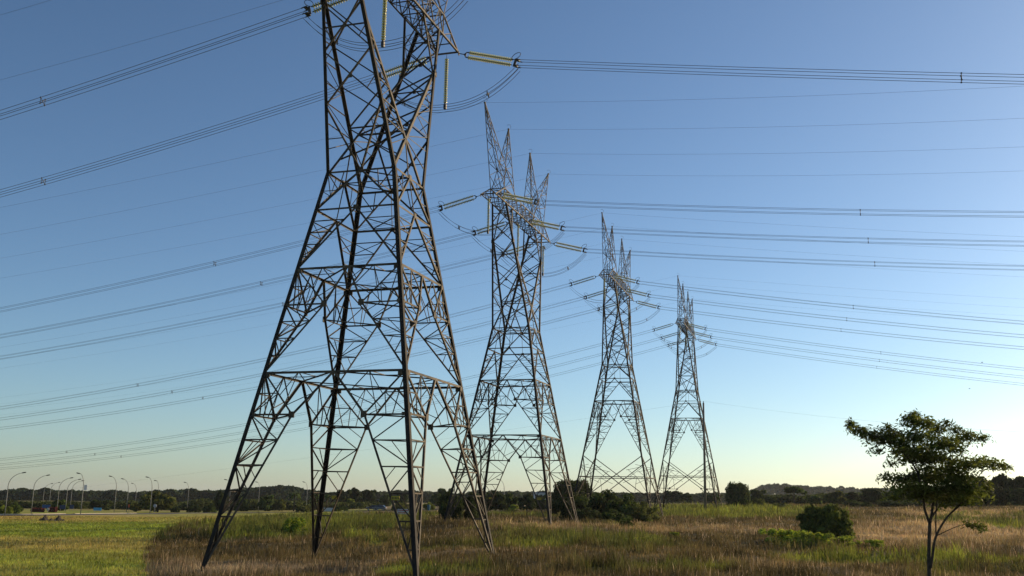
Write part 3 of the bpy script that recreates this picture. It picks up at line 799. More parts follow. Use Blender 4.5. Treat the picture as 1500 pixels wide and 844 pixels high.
            mb.angle(m, A(0, d0 + (dk - d0) * .95) if False else m.lerp(A(.02, dk), .02), .05, inn)
            mb.build('face_bracing', STEEL, root)
        if not tall:
            bent(D2, D3, .32, .36, 4, .15)
            bent(D3, dfoot, .46, .225, 6, .17)
        else:
            bent(D2, bend, .34, .30, 6, .15)
            mb = MB(); dx, dk = 19.2, 21.9
            for s in (-1, 1):
                kn = A(s * .56, dk); mb.angle(A(-s, bend + .2), kn, .17, inn); mb.angle(kn, A(s, dfoot), .15, inn)
                mb.angle(kn, A(s, dk), .1, inn)
                for a_, b_ in (((s * .75, 17.2), (s, 17.5)), ((s * .55, dx), (s, 17.5)), ((s * .75, dx), (s, dk)), ((s * .75, dx), (s * .5, 18.0)), ((s * .75, dx), (s * .65, 21.9)), ((s * .35, 20.2), (s * .75, dx)), ((s, 17.5), (s * .45, 18.1))):
                    mb.angle(A(*a_), A(*b_), .075, inn)
                c1 = A(s, dfoot)
                for j in range(1, 4):
                    mb.angle(A(s, dk).lerp(c1, j / 4), kn.lerp(c1, j / 4), .075, inn)
                    mb.angle(A(s, dk).lerp(c1, (j - 1) / 4), kn.lerp(c1, j / 4), .07, inn)
                plate(mb, kn + n * .05, n, .36)
            mb.angle(A(-1, dx), A(1, dx), .15, (0, 0, -1), inn)
            mb.build('face_bracing', STEEL, root)
    # fork above the waist
    zb = H + HB
    def B(sx, sy, a=AT, z=0.0): return Vector((sx * a, sy * BB, zb + z))
    def C(sx, sy): return Vector((sx * WW, sy * WW, H))
    Nd = {}
    for sx in (-1, 1):
        for sy in (-1, 1):
            f1, f2 = (-sx, 0, 0), (0, -sy, 0)
            mb = MB(); mb.angle(C(sx, sy), B(sx, sy), .22, f1, f2); mb.build('fork_leg', LEGST, root)
            nd = C(sx, sy).lerp(B(sx, sy), QN); Nd[sx, sy] = nd
    for sx in (-1, 1):
        for sy in (-1, 1):
            off = Vector((0, -sy * .12, 0))
            mb = MB(); mb.angle(C(-sx, sy) + off, Nd[sx, sy] + off, .19, (sx, 0, 0), (0, -sy, 0)); mb.angle(Nd[sx, sy] + off, B(sx, sy, BR) + off, .16, (-sx, 0, 0), (0, -sy, 0))
            # ladder between outer and inner members
            nn = Vector((0, -sy, 0))
            O = lambda t: C(sx, sy).lerp(Nd[sx, sy], t)
            I = lambda t: C(-sx, sy).lerp(Nd[sx, sy], t) + Vector((0, -sy * .1, 0))
            ts = [.3, .42, .54, .66, .78, .89]
            for j, t in enumerate(ts):
                mb.angle(O(t), I(t), .07, nn)
                if j < 5: mb.angle(O(t) if j % 2 else I(t), I(ts[j + 1]) if j % 2 else O(ts[j + 1]), .065, nn)
            mb.angle(I(.28), O(.14), .065, nn); mb.angle(I(.28), Vector((0, sy * WW * .97, H)), .07, nn)
            K = lambda t: Nd[sx, sy].lerp(B(sx, sy), t)
            J = lambda t: Nd[sx, sy].lerp(B(sx, sy, BR), t) + Vector((0, -sy * .1, 0))
            mb.angle(K(.35), J(.35), .06, nn); mb.angle(K(.7), J(.7), .06, nn); mb.angle(K(.35), J(.7), .06, nn)
            plate(mb, Nd[sx, sy] + Vector((0, sy * .06, 0)), Vector((0, sy, 0)), .4)
            mb.build('fork_leg', STEEL, root)
    for sx in (-1, 1):
        # outer plane: crossed panels
        mb = MB(); n = Vector((sx, 0, 0)); ff = [0, .28, .50, .69, .85, 1.0]
        L0 = lambda sy, t: C(sx, sy).lerp(B(sx, sy), t)
        for j in range(5):
            a0, a1, b0, b1 = L0(-1, ff[j]), L0(-1, ff[j + 1]), L0(1, ff[j]), L0(1, ff[j + 1])
            if j == 0:
                m = (C(sx, -1) + C(sx, 1)) / 2; mb.angle(m, a1, .13, -n); mb.angle(m, b1, .13, -n)
                mb.angle(a0.lerp(a1, .5), m.lerp(a1, .5), .06, -n); mb.angle(b0.lerp(b1, .5), m.lerp(b1, .5), .06, -n)
            else:
                mb.angle(a0, b1, .11, -n); mb.angle(b0, a1, .11, -n)
                if j % 2 == 0: mb.angle((a0 + a1) / 2, (b0 + b1) / 2, .09, (0, 0, -1))
                x = (a0 + a1 + b0 + b1) / 4
                mb.angle(a0.lerp(b1, .25), a0.lerp(a1, .5), .055, -n); mb.angle(b0.lerp(a1, .25), b0.lerp(b1, .5), .055, -n)
                plate(mb, x + n * .04, n, .24)
        mb.build('fork_bracing', STEEL, root)
        # inner plane
        mb = MB(); ff = [.12, .36, .58, .78, 1.0]
        I0 = lambda sy, t: C(-sx, sy).lerp(Nd[sx, sy], t) + Vector((0, -sy * .12, 0))
        for j in range(4):
            a0, a1, b0, b1 = I0(-1, ff[j]), I0(-1, ff[j + 1]), I0(1, ff[j]), I0(1, ff[j + 1])
            mb.angle(a0, b1, .1, -n); mb.angle(b0, a1, .1, -n)
            if j == 1: mb.angle(a0, b0, .1, (0, 0, -1))
        J0 = lambda sy, t: Nd[sx, sy].lerp(B(sx, sy, BR), t) + Vector((0, -sy * .12, 0))
        for j in range(2):
            a0, a1, b0, b1 = J0(-1, j / 2), J0(-1, j / 2 + .5), J0(1, j / 2), J0(1, j / 2 + .5)
            mb.angle(a0, b1, .085, -n); mb.angle(b0, a1, .085, -n)
        mb.build('fork_bracing', STEEL, root)
    # crossarm
    mb = MB(); tl = 8.3
    xs = np.linspace(-tl, tl, 10)
    for sy in (-1, 1):
        mb.angle((-LB, sy * BB, zb), (LB, sy * BB, zb), .16, (0, -sy, 0), (0, 0, 1)); mb.angle((-tl, sy * BB, zb + TOP), (tl, sy * BB, zb + TOP), .13, (0, -sy, 0), (0, 0, -1))
        for sx in (-1, 1):
            mb.angle((sx * tl, sy * BB, zb + TOP), (sx * LB, sy * BB, zb), .13, (0, -sy, 0))
            mb.angle((sx * tl, sy * BB, zb + TOP), (sx * tl, sy * BB, zb), .09, (0, -sy, 0)); mb.angle((sx * (tl + 1.6), sy * BB, zb + TOP * .5), (sx * (tl + 1.6), sy * BB, zb), .07, (0, -sy, 0)); mb.angle((sx * tl, sy * BB, zb), (sx * (tl + 1.6), sy * BB, zb + TOP * .5), .07, (0, -sy, 0))
        for j in range(9):
            a, b = xs[j], xs[j + 1]; m = (a + b) / 2
            mb.angle((a, sy * BB, zb), (m, sy * BB, zb + TOP), .085, (0, -sy, 0)); mb.angle((m, sy * BB, zb + TOP), (b, sy * BB, zb), .085, (0, -sy, 0))
            mb.angle((m, sy * BB, zb), (m, sy * BB, zb + TOP), .06, (0, -sy, 0))
    for z in (0, TOP):
        for j in range(9):
            s = 1 if j % 2 else -1
            mb.angle((xs[j], s * BB, zb + z), (xs[j + 1], -s * BB, zb + z), .075, (0, 0, -1)); mb.angle((xs[j], -BB, zb + z), (xs[j], BB, zb + z), .075, (0, 0, -1))
            mb.angle((xs[j], -s * BB, zb + z), (xs[j + 1], s * BB, zb + z), .065, (0, 0, -1))
    for sx in (-1, 1):
        mb.angle((sx * LB, -BB, zb), (sx * LB, BB, zb), .13, (0, 0, 1)); mb.angle((sx * (tl + 1.6), -BB, zb), (sx * (tl + 1.6), BB, zb), .08, (0, 0, 1)); mb.angle((sx * (tl + 1.6), -BB, zb + TOP * .5), (sx * (tl + 1.6), BB, zb + TOP * .5), .07, (0, 0, 1))
        mb.angle((sx * tl, -BB, zb + TOP), (sx * tl, BB, zb + TOP), .1, (0, 0, -1)); mb.angle((sx * tl, -BB, zb), (sx * LB, BB, zb), .07, (0, 0, 1))
        for sy in (-1, 1): mb.box((sx * LB, sy * (BB + .05), zb - .1), (.22, .05, .3))
    for sy in (-1, 1): mb.box((0, sy * (BB + .05), zb - .1), (.22, .05, .3))
    mb.build('crossarm', STEEL, root)
    # four earth wire peaks standing in two V pairs on the crossarm
    for sx in (-1, 1):
        for pk in (PK1, PK2):
            mb = MB(); top = Vector((sx * pk, 0, H + HP)); e = {}
            inset = .0 if pk == PK1 else .14
            for ia, a in enumerate((3.7 + inset, 8.3 - inset)):
                for sy in (-1, 1):
                    e[ia, sy] = Vector((sx * a, sy * (BB - inset), zb + TOP)); mb.angle(e[ia, sy], top + Vector((0, sy * .05, 0)), .1, (0, -sy, 0))
            tt = [0, .16, .31, .45, .57, .68, .78, .87, .94]
            G = lambda ia, sy, t: e[ia, sy].lerp(top, t)
            for j in range(8):
                t0, t1 = tt[j], tt[j + 1]
                for (p, q) in (((0, -1), (0, 1)), ((0, 1), (1, 1)), ((1, 1), (1, -1)), ((1, -1), (0, -1))):
                    if j % 2: p, q = q, p
                    mb.angle(G(*p, t0), G(*q, t1), .06, (0, 0, -1))
                    if j and j % 2 == 0: mb.angle(G(*p, t0), G(*q, t0), .055, (0, 0, -1))
            mb.box(top, (.2, .2, .16)); mb.torus(top + Vector((0, 0, .3)), (1, 0, 0), .28, .018, 10, math.pi)
            mb.build('earth_wire_peak', STEEL, root)
    # yellow number plates on two legs
    if not tall:
        dk = D3 + (dfoot - D3) * .225
        dp = dk + (dfoot - dk) * .5
        wq = .37
        for f, s in ((0, -.84), (2, -.84)):
            n = FN[f]; c = FP(f, s, dp + .25) + n * .16
            q = n.to_track_quat('Z', 'Y').to_matrix()
            mb = MB(); mb.box(c, (.16, .42, .02) if abs(n.x) > .5 and False else (.46, .22, .02), q); pl = mb.build('number_plate', PLATE, root)
            mb = MB()
            for k in range(5): mb.box(c + n * .013 + q @ Vector((-.17 + k * .085, .0, 0)), (.045, .12, .006), q)
            mb.build('lettering', INK, pl)
    return root

TWR = [(-8.808, 63.442, 20.015, 1.2603), (.625, 123.291, 20.3415, 1.2612), (18.686, 179.443, 23.666, 1.2794), (40.348, 235.048, 25.507, 1.2802)]
py_short = make_pylon(24.0, False)
py_tall = make_pylon(26.35, True)
pylons = [py_short, copy_tree(py_short), py_tall, copy_tree(py_tall)]
PLAB = ['nearest and largest steel lattice pylon, its top out of the picture', 'second steel lattice pylon from the front, with four thin peaks',
        'third steel lattice pylon from the front, standing behind a green thicket', 'farthest and smallest steel lattice pylon, a bare pole beside its foot']
PN = ['nearest pylon', 'second pylon', 'third pylon', 'farthest pylon']
for o, t, l in zip(pylons, TWR, PLAB):
    Hh = 24.0 if o in pylons[:2] else 26.35
    o.location = (t[0], t[1], t[2] + CZ - Hh); o.rotation_euler = (0, 0, t[3])
    tag(o, l, 'pylon', 'lattice pylons in a row')

# ------------------------------------------------------------------ insulators, conductors, jumpers, earth wires
def wp(i, a, c, z):
    """world point at tower i: a along the crossarm, c to the right of the row, z above the waist"""
    X_, Y_, zw, ya = TWR[i]
    e1 = Vector((math.cos(ya), math.sin(ya), 0)); e2 = Vector((e1.y, -e1.x, 0))
    return Vector((X_, Y_, zw + CZ + z)) + e1 * a + e2 * c
def wdir(i, side, ang):
    b = TWR[i][3] - side * math.pi / 2 + R(ang); return Vector((math.cos(b), math.sin(b), 0))
WIRE = {(0, 1): (-2, .30, .172, .00025), (1, 1): (-2, .28, .125, .0004), (2, 1): (-2, .30, .1805, .000425), (3, 1): (-2, .30, .1882, .000379),
        (0, -1): (1, .25, .2248, .0007), (1, -1): (1, .25, .1887, .000457), (2, -1): (1, .27, .2357, .000513), (3, -1): (1, .28, .2543, .000476)}
EARTH = {(0, 1): (-2, .12, .0005), (1, 1): (-2, .1144, .000495), (2, 1): (-2, .1475, .000267), (3, 1): (-2, .135, .0002),
         (0, -1): (2, .1921, .000561), (1, -1): (2, .1475, .000264), (2, -1): (2, .19, .0003), (3, -1): (2, .20, .0003)}
NDISC = 20
def disc_mesh():
    mb = MB(); prof = [(0, .03)]; L_ = 3.75
    for k in range(NDISC):
        t = .05 + (L_ - .1) * k / NDISC
        prof += [(t, .055), (t + .015, .16), (t + .06, .155), (t + .075, .055)]
    prof += [(L_, .03)]
    mb.lathe(prof, (0, 0, 0), (1, 0, 0), 8)
    me = bpy.data.meshes.new('disc_string'); me.from_pydata(mb.v, [], mb.f); me.polygons.foreach_set('use_smooth', mb.sm); me.materials.append(GLASS); me.materials.append(FITTING)
    rr = [math.hypot(v[1], v[2]) for v in mb.v]
    me.polygons.foreach_set('material_index', [1 if max(rr[i] for i in f) < .08 else 0 for f in mb.f]); me.update()
    return me
DISC = disc_mesh()
def tension_proto():
    """double string lying along +x: link, yoke, two disc strings, yoke, corona ring"""
    root = empty('insulator_string')
    mb = MB(); mb.tube([(0, 0, 0), (.45, 0, 0)], .035, 6); mb.add([(.4, -.02, 0), (.62, -.02, .23), (.62, -.02, -.23), (.4, .02, 0), (.62, .02, .23), (.62, .02, -.23)], [(0, 1, 2), (3, 5, 4), (0, 3, 4, 1), (1, 4, 5, 2), (2, 5, 3, 0)])
    for s in (-1, 1): mb.tube([(.6, 0, s * .19), (.86, 0, s * .20)], .045, 6)
    mb.build('yoke_plate', FITTING, root)
    for s in (-1, 1):
        o = link('disc_string', DISC, root); o.location = (.84, 0, s * .20)
    mb = MB(); mb.box((4.78, 0, 0), (.2, .05, .6)); mb.box((4.95, 0, .24), (.24, .5, .07)); mb.box((4.95, 0, -.24), (.24, .5, .07))
    for s in (-1, 1):
        for z in (-.23, .23): mb.tube([(4.9, s * .23, z), (5.25, s * .23, z)], .04, 6)
    mb.build('yoke_plate', FITTING, root)
    mb = MB(); mb.torus((4.72, 0, .55), (0, 1, 0), .2, .025, 14, 2 * math.pi, 1.9); mb.tube([(4.75, 0, .35), (4.75, 0, .2)], .03, 5)
    mb.build('corona_ring', FITTING, root)
    return root
def hang_proto():
    root = empty('jumper_insulator')
    mb = MB(); mb.tube([(0, 0, .02), (0, 0, -.42)], .02, 6); mb.build('hanger', FITTING, root)
    o = link('disc_string', DISC, root); o.location = (0, 0, -.4); o.rotation_euler = (0, math.pi / 2, 0)
    mb = MB(); mb.box((0, 0, -4.32), (.2, .2, .38)); mb.box((0, 0, -4.1), (.12, .12, .16)); mb.build('clamp', FITTING, root)
    return root
tp_, hp_ = tension_proto(), hang_proto()
first = {'t': True, 'h': True}
PH = ['near end', 'middle', 'far end']; SD = {1: 'right', -1: 'left'}
QB = [(-.23, -.23), (-.23, .23), (.23, -.23), (.23, .23)]          # four conductors per bundle
def seen(pts, m=60):
    for p in pts:
        if p.y > 3:
            x, y = to_px(np.array([p]))
            if -m < x[0] < 1500 + m and -m < y[0] < 844 + m: return True
    return False
for i in range(4):
    for ph, a in enumerate((-LB, 0, LB)):
        ends = {}
        for sd_ in (1, -1):
            ang, sl, s_, c_ = WIRE[i, sd_]
            d = wdir(i, sd_, ang); A0 = wp(i, a, sd_ * (BB + .08), HB - .12)
            ax = (d - Vector((0, 0, sl))).normalized()
            E0 = A0 + ax * 5.15
            ends[sd_] = (E0, d)
            if seen([A0, E0]):
                o = tp_ if first['t'] else copy_tree(tp_); first['t'] = False
                zz = Vector((0, 0, 1)); yy = zz.cross(ax).normalized(); zz = ax.cross(yy)
                o.matrix_world = Matrix((ax, yy, zz)).transposed().to_4x4(); o.location = A0
                tag(o, '%s hand glass insulator string at the %s of the %s crossarm' % (SD[sd_], PH[ph], PN[i]), 'insulator', 'tension insulator strings')
            # conductor bundle
            n = d.cross(Vector((0, 0, 1)))
            L_ = 230 if sd_ > 0 else 430
            ts = np.r_[np.linspace(0, 60, 16), np.linspace(66, L_, 30)]
            ctr = [E0 + d * t + Vector((0, 0, -s_ * t + c_ * t * t)) for t in ts]
            if seen(ctr, 0):
                root = empty('conductor_bundle', E0)
                tag(root, 'bundle of four power wires going %s from the %s of the %s crossarm' % (SD[sd_], PH[ph], PN[i]), 'power line', 'conductor bundles between pylons')
                for q in QB:
                    mb = MB(); mb.tube([p - E0 + n * q[0] + Vector((0, 0, q[1])) for p in ctr], .0175, 4, False); mb.build('conductor', CABLE, root)
                goal = {(0, 1): (1413, 1413, 1411), (1, 1): (1260, 1271, 1280), (2, 1): (1251, 1241, 1233), (3, 1): (1291, 1288, 1284),
                        (0, -1): (60, 62, 62.6), (1, -1): (316, 381, 416), (2, -1): (201, 252, 298), (3, -1): (98, 139, 178)}[i, sd_][ph]
                tt_ = np.linspace(1, L_ - 12, 900)
                pp_ = np.array([E0 + d * t + Vector((0, 0, -s_ * t + c_ * t * t)) for t in tt_]); pp_ = pp_[pp_[:, 1] > 3]
                t0 = float(tt_[np.argmin(abs(to_px(pp_)[0] - goal))])
                for tsp in (t0, t0 + 62, t0 + 124, t0 + 186):
                    if tsp < L_ - 10:
                        pc = E0 + d * tsp + Vector((0, 0, -s_ * tsp + c_ * tsp * tsp)) - E0
                        mb = MB()
                        for (u0, v0), (u1, v1) in ((QB[0], QB[1]), (QB[2], QB[3]), (QB[0], QB[3]), (QB[1], QB[2])):
                            mb.tube([pc + n * u0 + Vector((0, 0, v0)), pc + n * u1 + Vector((0, 0, v1))], .022, 5)
                        for u0, v0 in QB: mb.box(pc + n * u0 + Vector((0, 0, v0)), (.08, .08, .08))
                        mb.build('spacer', FITTING, root)
        # jumper loop and its hanging insulator
        H0 = wp(i, a * .985, 0, HB - .1)
        if seen([H0, H0 - Vector((0, 0, 4.5))]):
            o = hp_ if first['h'] else copy_tree(hp_); first['h'] = False
            o.location = H0; o.rotation_euler = (0, 0, TWR[i][3])
            tag(o, 'vertical glass insulator hanging under the %s of the %s crossarm' % (PH[ph], PN[i]), 'insulator', 'hanging jumper insulators')
        low = H0 - Vector((0, 0, 4.45)); (Er, dr), (El, dl) = ends[1], ends[-1]
        path = []
        for k in range(25):
            t = k / 24; s = 2 * t - 1
            base = El.lerp(Er, t); e = El if s < 0 else Er
            z = low.z + (e.z - .3 - low.z) * abs(s) ** 2.3
            path.append(Vector((base.x, base.y, z)) + (Vector((low.x, low.y, 0)) - Vector(((El.x + Er.x) / 2, (El.y + Er.y) / 2, 0))) * (1 - s * s))
        if seen(path):
            root = empty('jumper_cable', low)
            tag(root, 'drooping loop of jumper wires under the %s of the %s crossarm' % (PH[ph], PN[i]), 'jumper cable', 'jumper loops')
            n = (TWR[i][3]); e1 = Vector((math.cos(n), math.sin(n), 0))
            for q in QB:
                mb = MB(); mb.tube([p - low + e1 * q[0] + Vector((0, 0, q[1] * .9)) for p in path], .0175, 4, False); mb.build('conductor', CABLE, root)
            for k in (5, 19):
                p = path[k] - low; mb = MB()
                for (u0, v0), (u1, v1) in ((QB[0], QB[3]), (QB[1], QB[2]), (QB[0], QB[1]), (QB[2], QB[3])): mb.tube([p + e1 * u0 + Vector((0, 0, v0 * .9)), p + e1 * u1 + Vector((0, 0, v1 * .9))], .03, 5)
                mb.build('spacer', FITTING, root)
    for k, a in enumerate((-PK1, -PK2, PK2, PK1)):
        for sd_ in (1, -1):
            ang, s_, c_ = EARTH[i, sd_]; d = wdir(i, sd_, ang); E0 = wp(i, a, 0, HP)
            L_ = 230 if sd_ > 0 else 430
            ts = np.linspace(0, L_, 40)
            ctr = [E0 + d * t + Vector((0, 0, -s_ * t + c_ * t * t)) for t in ts]
            if seen(ctr, 0):
                mb = MB(); mb.tube(ctr, .0095, 4, False); o = mb.build('earth_wire', CABLE)
                tag(o, 'thin single earth wire going %s from the %s peak of the %s' % (SD[sd_], ('nearest', 'second', 'third', 'farthest')[k], PN[i]), 'earth wire', 'earth wires from the peaks')

# ------------------------------------------------------------------ street lamps
def lamp(x, ytop, ybase, dx, d, label):
    g = on_ground(x, d); h = (ybase - ytop) / FPX * d
    wdt = abs(dx) / FPX * d; sg = 1 if dx > 0 else -1
    root = empty('street_lamp', g, math.atan2(-.0, 1))
    tag(root, label, 'street lamp', 'curved street lamps along the road')
    mb = MB(); pts = [(0, 0, -.1), (0, 0, h * .35), (0, 0, h * .68)]
    for k in range(1, 9):
        t = k / 8 * math.pi * .42
        pts.append((sg * wdt * (1 - math.cos(t)) / (1 - math.cos(math.pi * .42)) * .9, 0, h * (.68 + .3 * math.sin(t) / math.sin(math.pi * .42))))
    rr = np.linspace(.10, .045, len(pts)); mb.tube(pts, list(rr), 7); mb.build('pole', LAMPM, root)
    mb = MB(); e = Vector(pts[-1]); mb.tube([e, e + Vector((sg * .3, 0, .06)), e + Vector((sg * .85, 0, .16)), e + Vector((sg * 1.1, 0, .2))], [.05, .12, .14, .04], 8); mb.build('lamp_head', FITTING, root)
for x, yt, yb, dx, d, lab in (
    (7, 693, 754, 19, 248, 'leftmost street lamp, its arm curving right'),
    (45.5, 697, 752, 17, 275, 'second street lamp from the left, left of the blue signs, arm curving right'),
    (62, 716, 750, 9, 430, 'faint small lamp behind the first blue sign'),
    (71.5, 714, 750, 10, 425, 'faint small lamp right of the first blue sign'),
    (83, 701, 750, 15, 308, 'lamp with right curving arm between the first and second blue signs'),
    (95.5, 704, 750, 15, 325, 'lamp with right curving arm at the second blue sign'),
    (102.5, 708, 750, 13, 362, 'smaller lamp with right curving arm beside the dark blue sign'),
    (118, 696, 755, -6.5, 260, 'tall lamp with a left curving arm and a white banner, nearest the kerb'),
    (167, 698, 750, -8, 305, 'lamp with left arm right of the pale blue sign'),
    (185, 702, 749, -8, 330, 'lamp with left arm just left of the orange board'),
    (197.5, 712, 748, -5.5, 425, 'small lamp with left arm right of the orange board'),
    (219.5, 699, 751, -6, 296, 'tall lamp with left arm next to the round white sign'),
    (229.5, 704, 748, -3.5, 350, 'lamp with left arm right of the round white sign'),
    (274, 708, 748, -4.5, 388, 'lone lamp between the broad olive tree and the nearest pylon'),
    (335, 702, 748, -6, 350, 'lamp half hidden behind the left leg of the nearest pylon'),
    (378, 707, 748, -3, 380, 'lamp seen through the left leg of the nearest pylon'),
    (448.5, 708, 748, -4, 388, 'lamp between the first and middle palm'),
    (738, 708, 750, -7, 300, 'lamp standing in the arch of the second pylon'),
): lamp(x, yt, yb, dx, d, lab)
CLOTH = mat('banner_cloth', (.75, .74, .72), .8)
p = on_ground(118, 260); mb = MB(); mb.box((0, 0, 0), (.75, .03, 1.2)); mb.box((0, 0, .64), (.9, .05, .05)); o = mb.build('banner', CLOTH); o.location = p + Vector((.55, 0, 6.6)); tag(o, 'small white banner fixed to the tall lamp with the left arm', 'banner')

# ------------------------------------------------------------------ road signs, boards, bin, fences, building
BLUE = mat('sign_blue', (.02, .075, .22), .5); PBLUE = mat('sign_pale_blue', (.05, .26, .5), .5); DBLUE = mat('sign_dark_blue', (.012, .03, .10), .5)
WHITE = mat('sign_white', (.45, .46, .48), .6); ORNG = mat('board_orange', (.62, .12, .04), .6); BINB = mat('bin_blue', (.03, .12, .16), .5); GREYM = mat('sign_back', (.3, .3, .3), .6)
RED = mat('sign_red', (.4, .05, .05), .5)
def board(name, x0, x1, y0, y1, d, m, label, cat, marks=0, legs=2, group=None, ink=None, ybot=None):
    xc = (x0 + x1) / 2; g = on_ground(xc, d); wd = (x1 - x0) / FPX * d; hh = (y1 - y0) / FPX * d
    zc = at(xc, (y0 + y1) / 2, d).z - g.z
    root = empty(name, g); tag(root, label, cat, group)
    mb = MB(); mb.box((0, 0, zc), (wd, .06, hh)); pn = mb.build('panel', m, root)
    if marks:
        mb = MB(); rn = random.Random(int(x0 * 3))
        for r_ in range(marks):
            z = zc + hh * (.5 - (r_ + .6) / (marks + .2)); x = -wd * .4
            while x < wd * .36:
                l_ = wd * rn.uniform(.05, .14); mb.box((x + l_ / 2, -.036, z), (l_, .012, hh * .42 / marks)); x += l_ + wd * .035
        mb.build('lettering', ink or WHITE, pn)
    mb = MB()
    for k in range(legs):
        xx = 0 if legs == 1 else (-.36 + .72 * k / (legs - 1)) * wd
        mb = MB(); mb.tube([(xx, .07, -.2), (xx, .07, zc + hh * .45)], .045, 6); mb.build('post', GREYM, root)
board('road_sign', 61, 72.5, 739.6, 744, 318, BLUE, 'blue road sign on two posts, leftmost of the blue signs', 'road sign', 0, 2, 'blue road signs')
board('road_sign', 87, 95.5, 740, 745.6, 330, DBLUE, 'dark blue road sign in the middle of the blue signs', 'road sign', 0, 2, 'blue road signs')
board('road_sign', 101.5, 107, 739.6, 745.2, 326, DBLUE, 'narrow dark blue road sign left of the bannered lamp', 'road sign', 0, 2, 'blue road signs')
board('road_sign', 136.5, 148, 743.8, 748, 300, PBLUE, 'bright pale blue road sign standing alone right of the bannered lamp', 'road sign', 0, 2, 'blue road signs')
board('notice_board', 474, 487, 744, 749, 250, WHITE, 'plain pale notice board behind the rear leg of the nearest pylon', 'notice board', 0, 2)
board('notice_board', 582, 598, 746, 753, 190, WHITE, 'white sign board with red lettering beside the front leg of the nearest pylon', 'notice board', 2, 2, None, RED)
board('marker_board', 187, 189.2, 739, 743.2, 330, ORNG, 'small orange board on a post beside the road', 'marker board', 0, 1)
def round_sign(x, y, rpx, d, label):
    g = on_ground(x, d); r = rpx / FPX * d; zc = at(x, y, d).z - g.z
    root = empty('round_sign', g); tag(root, label, 'road sign', 'round white road signs')
    mb = MB(); mb.lathe([(-.03, 0), (-.03, r), (.03, r), (.03, 0)], (0, 0, zc), (0, 1, 0), 20); pn = mb.build('disc', WHITE, root)
    mb = MB(); mb.torus((0, -.035, zc), (0, 1, 0), r * .9, r * .1, 20); mb.build('rim', GREYM, pn)
    mb = MB(); mb.tube([(0, .07, -.2), (0, .07, zc)], .05, 6); mb.build('post', GREYM, root)
round_sign(69.5, 746, 2.0, 292, 'round white road sign in front of the leftmost blue sign')
round_sign(226, 741, 2.6, 296, 'round white road sign on a post before the broad olive tree')
# waste bin
g = on_ground(628, 290); root = empty('waste_bin', g); tag(root, 'blue waste bin at the foot of the yellow green shrub', 'waste bin')
mb = MB(); mb.lathe([(0, .3), (.1, .34), (1.35, .42), (1.38, .42)], (0, 0, 0), (0, 0, 1), 10); mb.build('body', BINB, root)
mb = MB(); mb.lathe([(0, .46), (.06, .46), (.16, .3), (.18, 0)], (0, 0, 1.38), (0, 0, 1), 10); mb.build('lid', BINB, root)
# fences
FENCE = mat('fence_wood', (.16, .11, .07), .9, 0, (.24, .18, .12), 3)
def fence(x0, x1, d0, d1, h, n, label):
    P = [on_ground(x0 + (x1 - x0) * k / n, d0 + (d1 - d0) * k / n) for k in range(n + 1)]
    root = empty('rail_fence', P[0]); tag(root, label, 'fence', 'post and rail fences')
    for k, p in enumerate(P):
        q = p - P[0]; mb = MB(); mb.box(q + Vector((0, 0, h * .5 - .1)), (.14, .14, h + .2)); mb.build('post', FENCE, root)
    for z in (.45, .9):
        mb = MB()
        for k in range(n):
            a, b = P[k] - P[0] + Vector((0, -.1, h * z)), P[k + 1] - P[0] + Vector((0, -.1, h * z)); mb.angle(a, b, .12, (0, 0, 1), (0, 1, 0), .05)
        mb.build('rail', FENCE, root)
fence(628, 654, 350, 350, 1.5, 6, 'short rail fence left of the second pylon')
fence(975, 1062, 330, 320, 1.2, 14, 'long low rail fence behind the arch of the farthest pylon')
# low white building
g = on_ground(791, 300); root = empty('white_building', g); tag(root, 'low white building half hidden among the trees behind the second pylon', 'building')
WALLW = mat('white_wall', (.62, .62, .6), .85, 0, (.7, .7, .68), .6); ROOFG = mat('grey_roof', (.3, .3, .31), .7); PANE = mat('window_pane', (.03, .04, .05), .1)
hb = at(791, 719.5, 300).z - g.z
mb = MB(); mb.box((0, 0, hb * .5 - .3), (3.6, 4.5, hb - .6)); mb.build('wall', WALLW, root)
mb = MB(); mb.box((0, 0, hb - .45), (4.0, 4.9, .3)); mb.build('roof', ROOFG, root)
for xx in (-1.05, .25, 1.3):
    mb = MB(); mb.box((xx, -2.255, hb - 1.35), (.7, .03, .8)); w_ = mb.build('window', PANE, root)
# bare pole and its wire
d = 226; g = on_ground(1033.5, d); root = empty('utility_pole', g)
tag(root, 'tall bare concrete pole in front of the right foot of the farthest pylon', 'pole')
hp = at(1033.0, 590, d).z - g.z
mb = MB(); mb.tube([(0, 0, -.3), (0, 0, hp * .5), (0, 0, hp)], [.30, .25, .19], 9); mb.build('shaft', WOODPOLE, root)
mb = MB(); mb.box((0, 0, hp + .12), (.1, .1, .24)); mb.lathe([(0, .03), (.05, .09), (.12, .1), (.17, .04)], (0, 0, hp + .2), (0, 0, 1), 8); mb.build('pin_insulator', FITTING, root)
top = g + Vector((0, 0, hp + .33))
def span(a, b, sag, label):
    a, b = Vector(a), Vector(b); mb = MB(); mb.tube([a.lerp(b, k / 30) - Vector((0, 0, 4 * sag * k / 30 * (1 - k / 30))) for k in range(31)], .012, 4, False)
    tag(mb.build('service_wire', CABLE), label, 'wire', 'single wires from the bare pole')
span(top, at(1640, 640, 150), 1.0, 'single thin wire running right from the top of the bare pole')
span(top, at(-60, 735, 420), 1.0, 'single thin wire running left from the top of the bare pole')

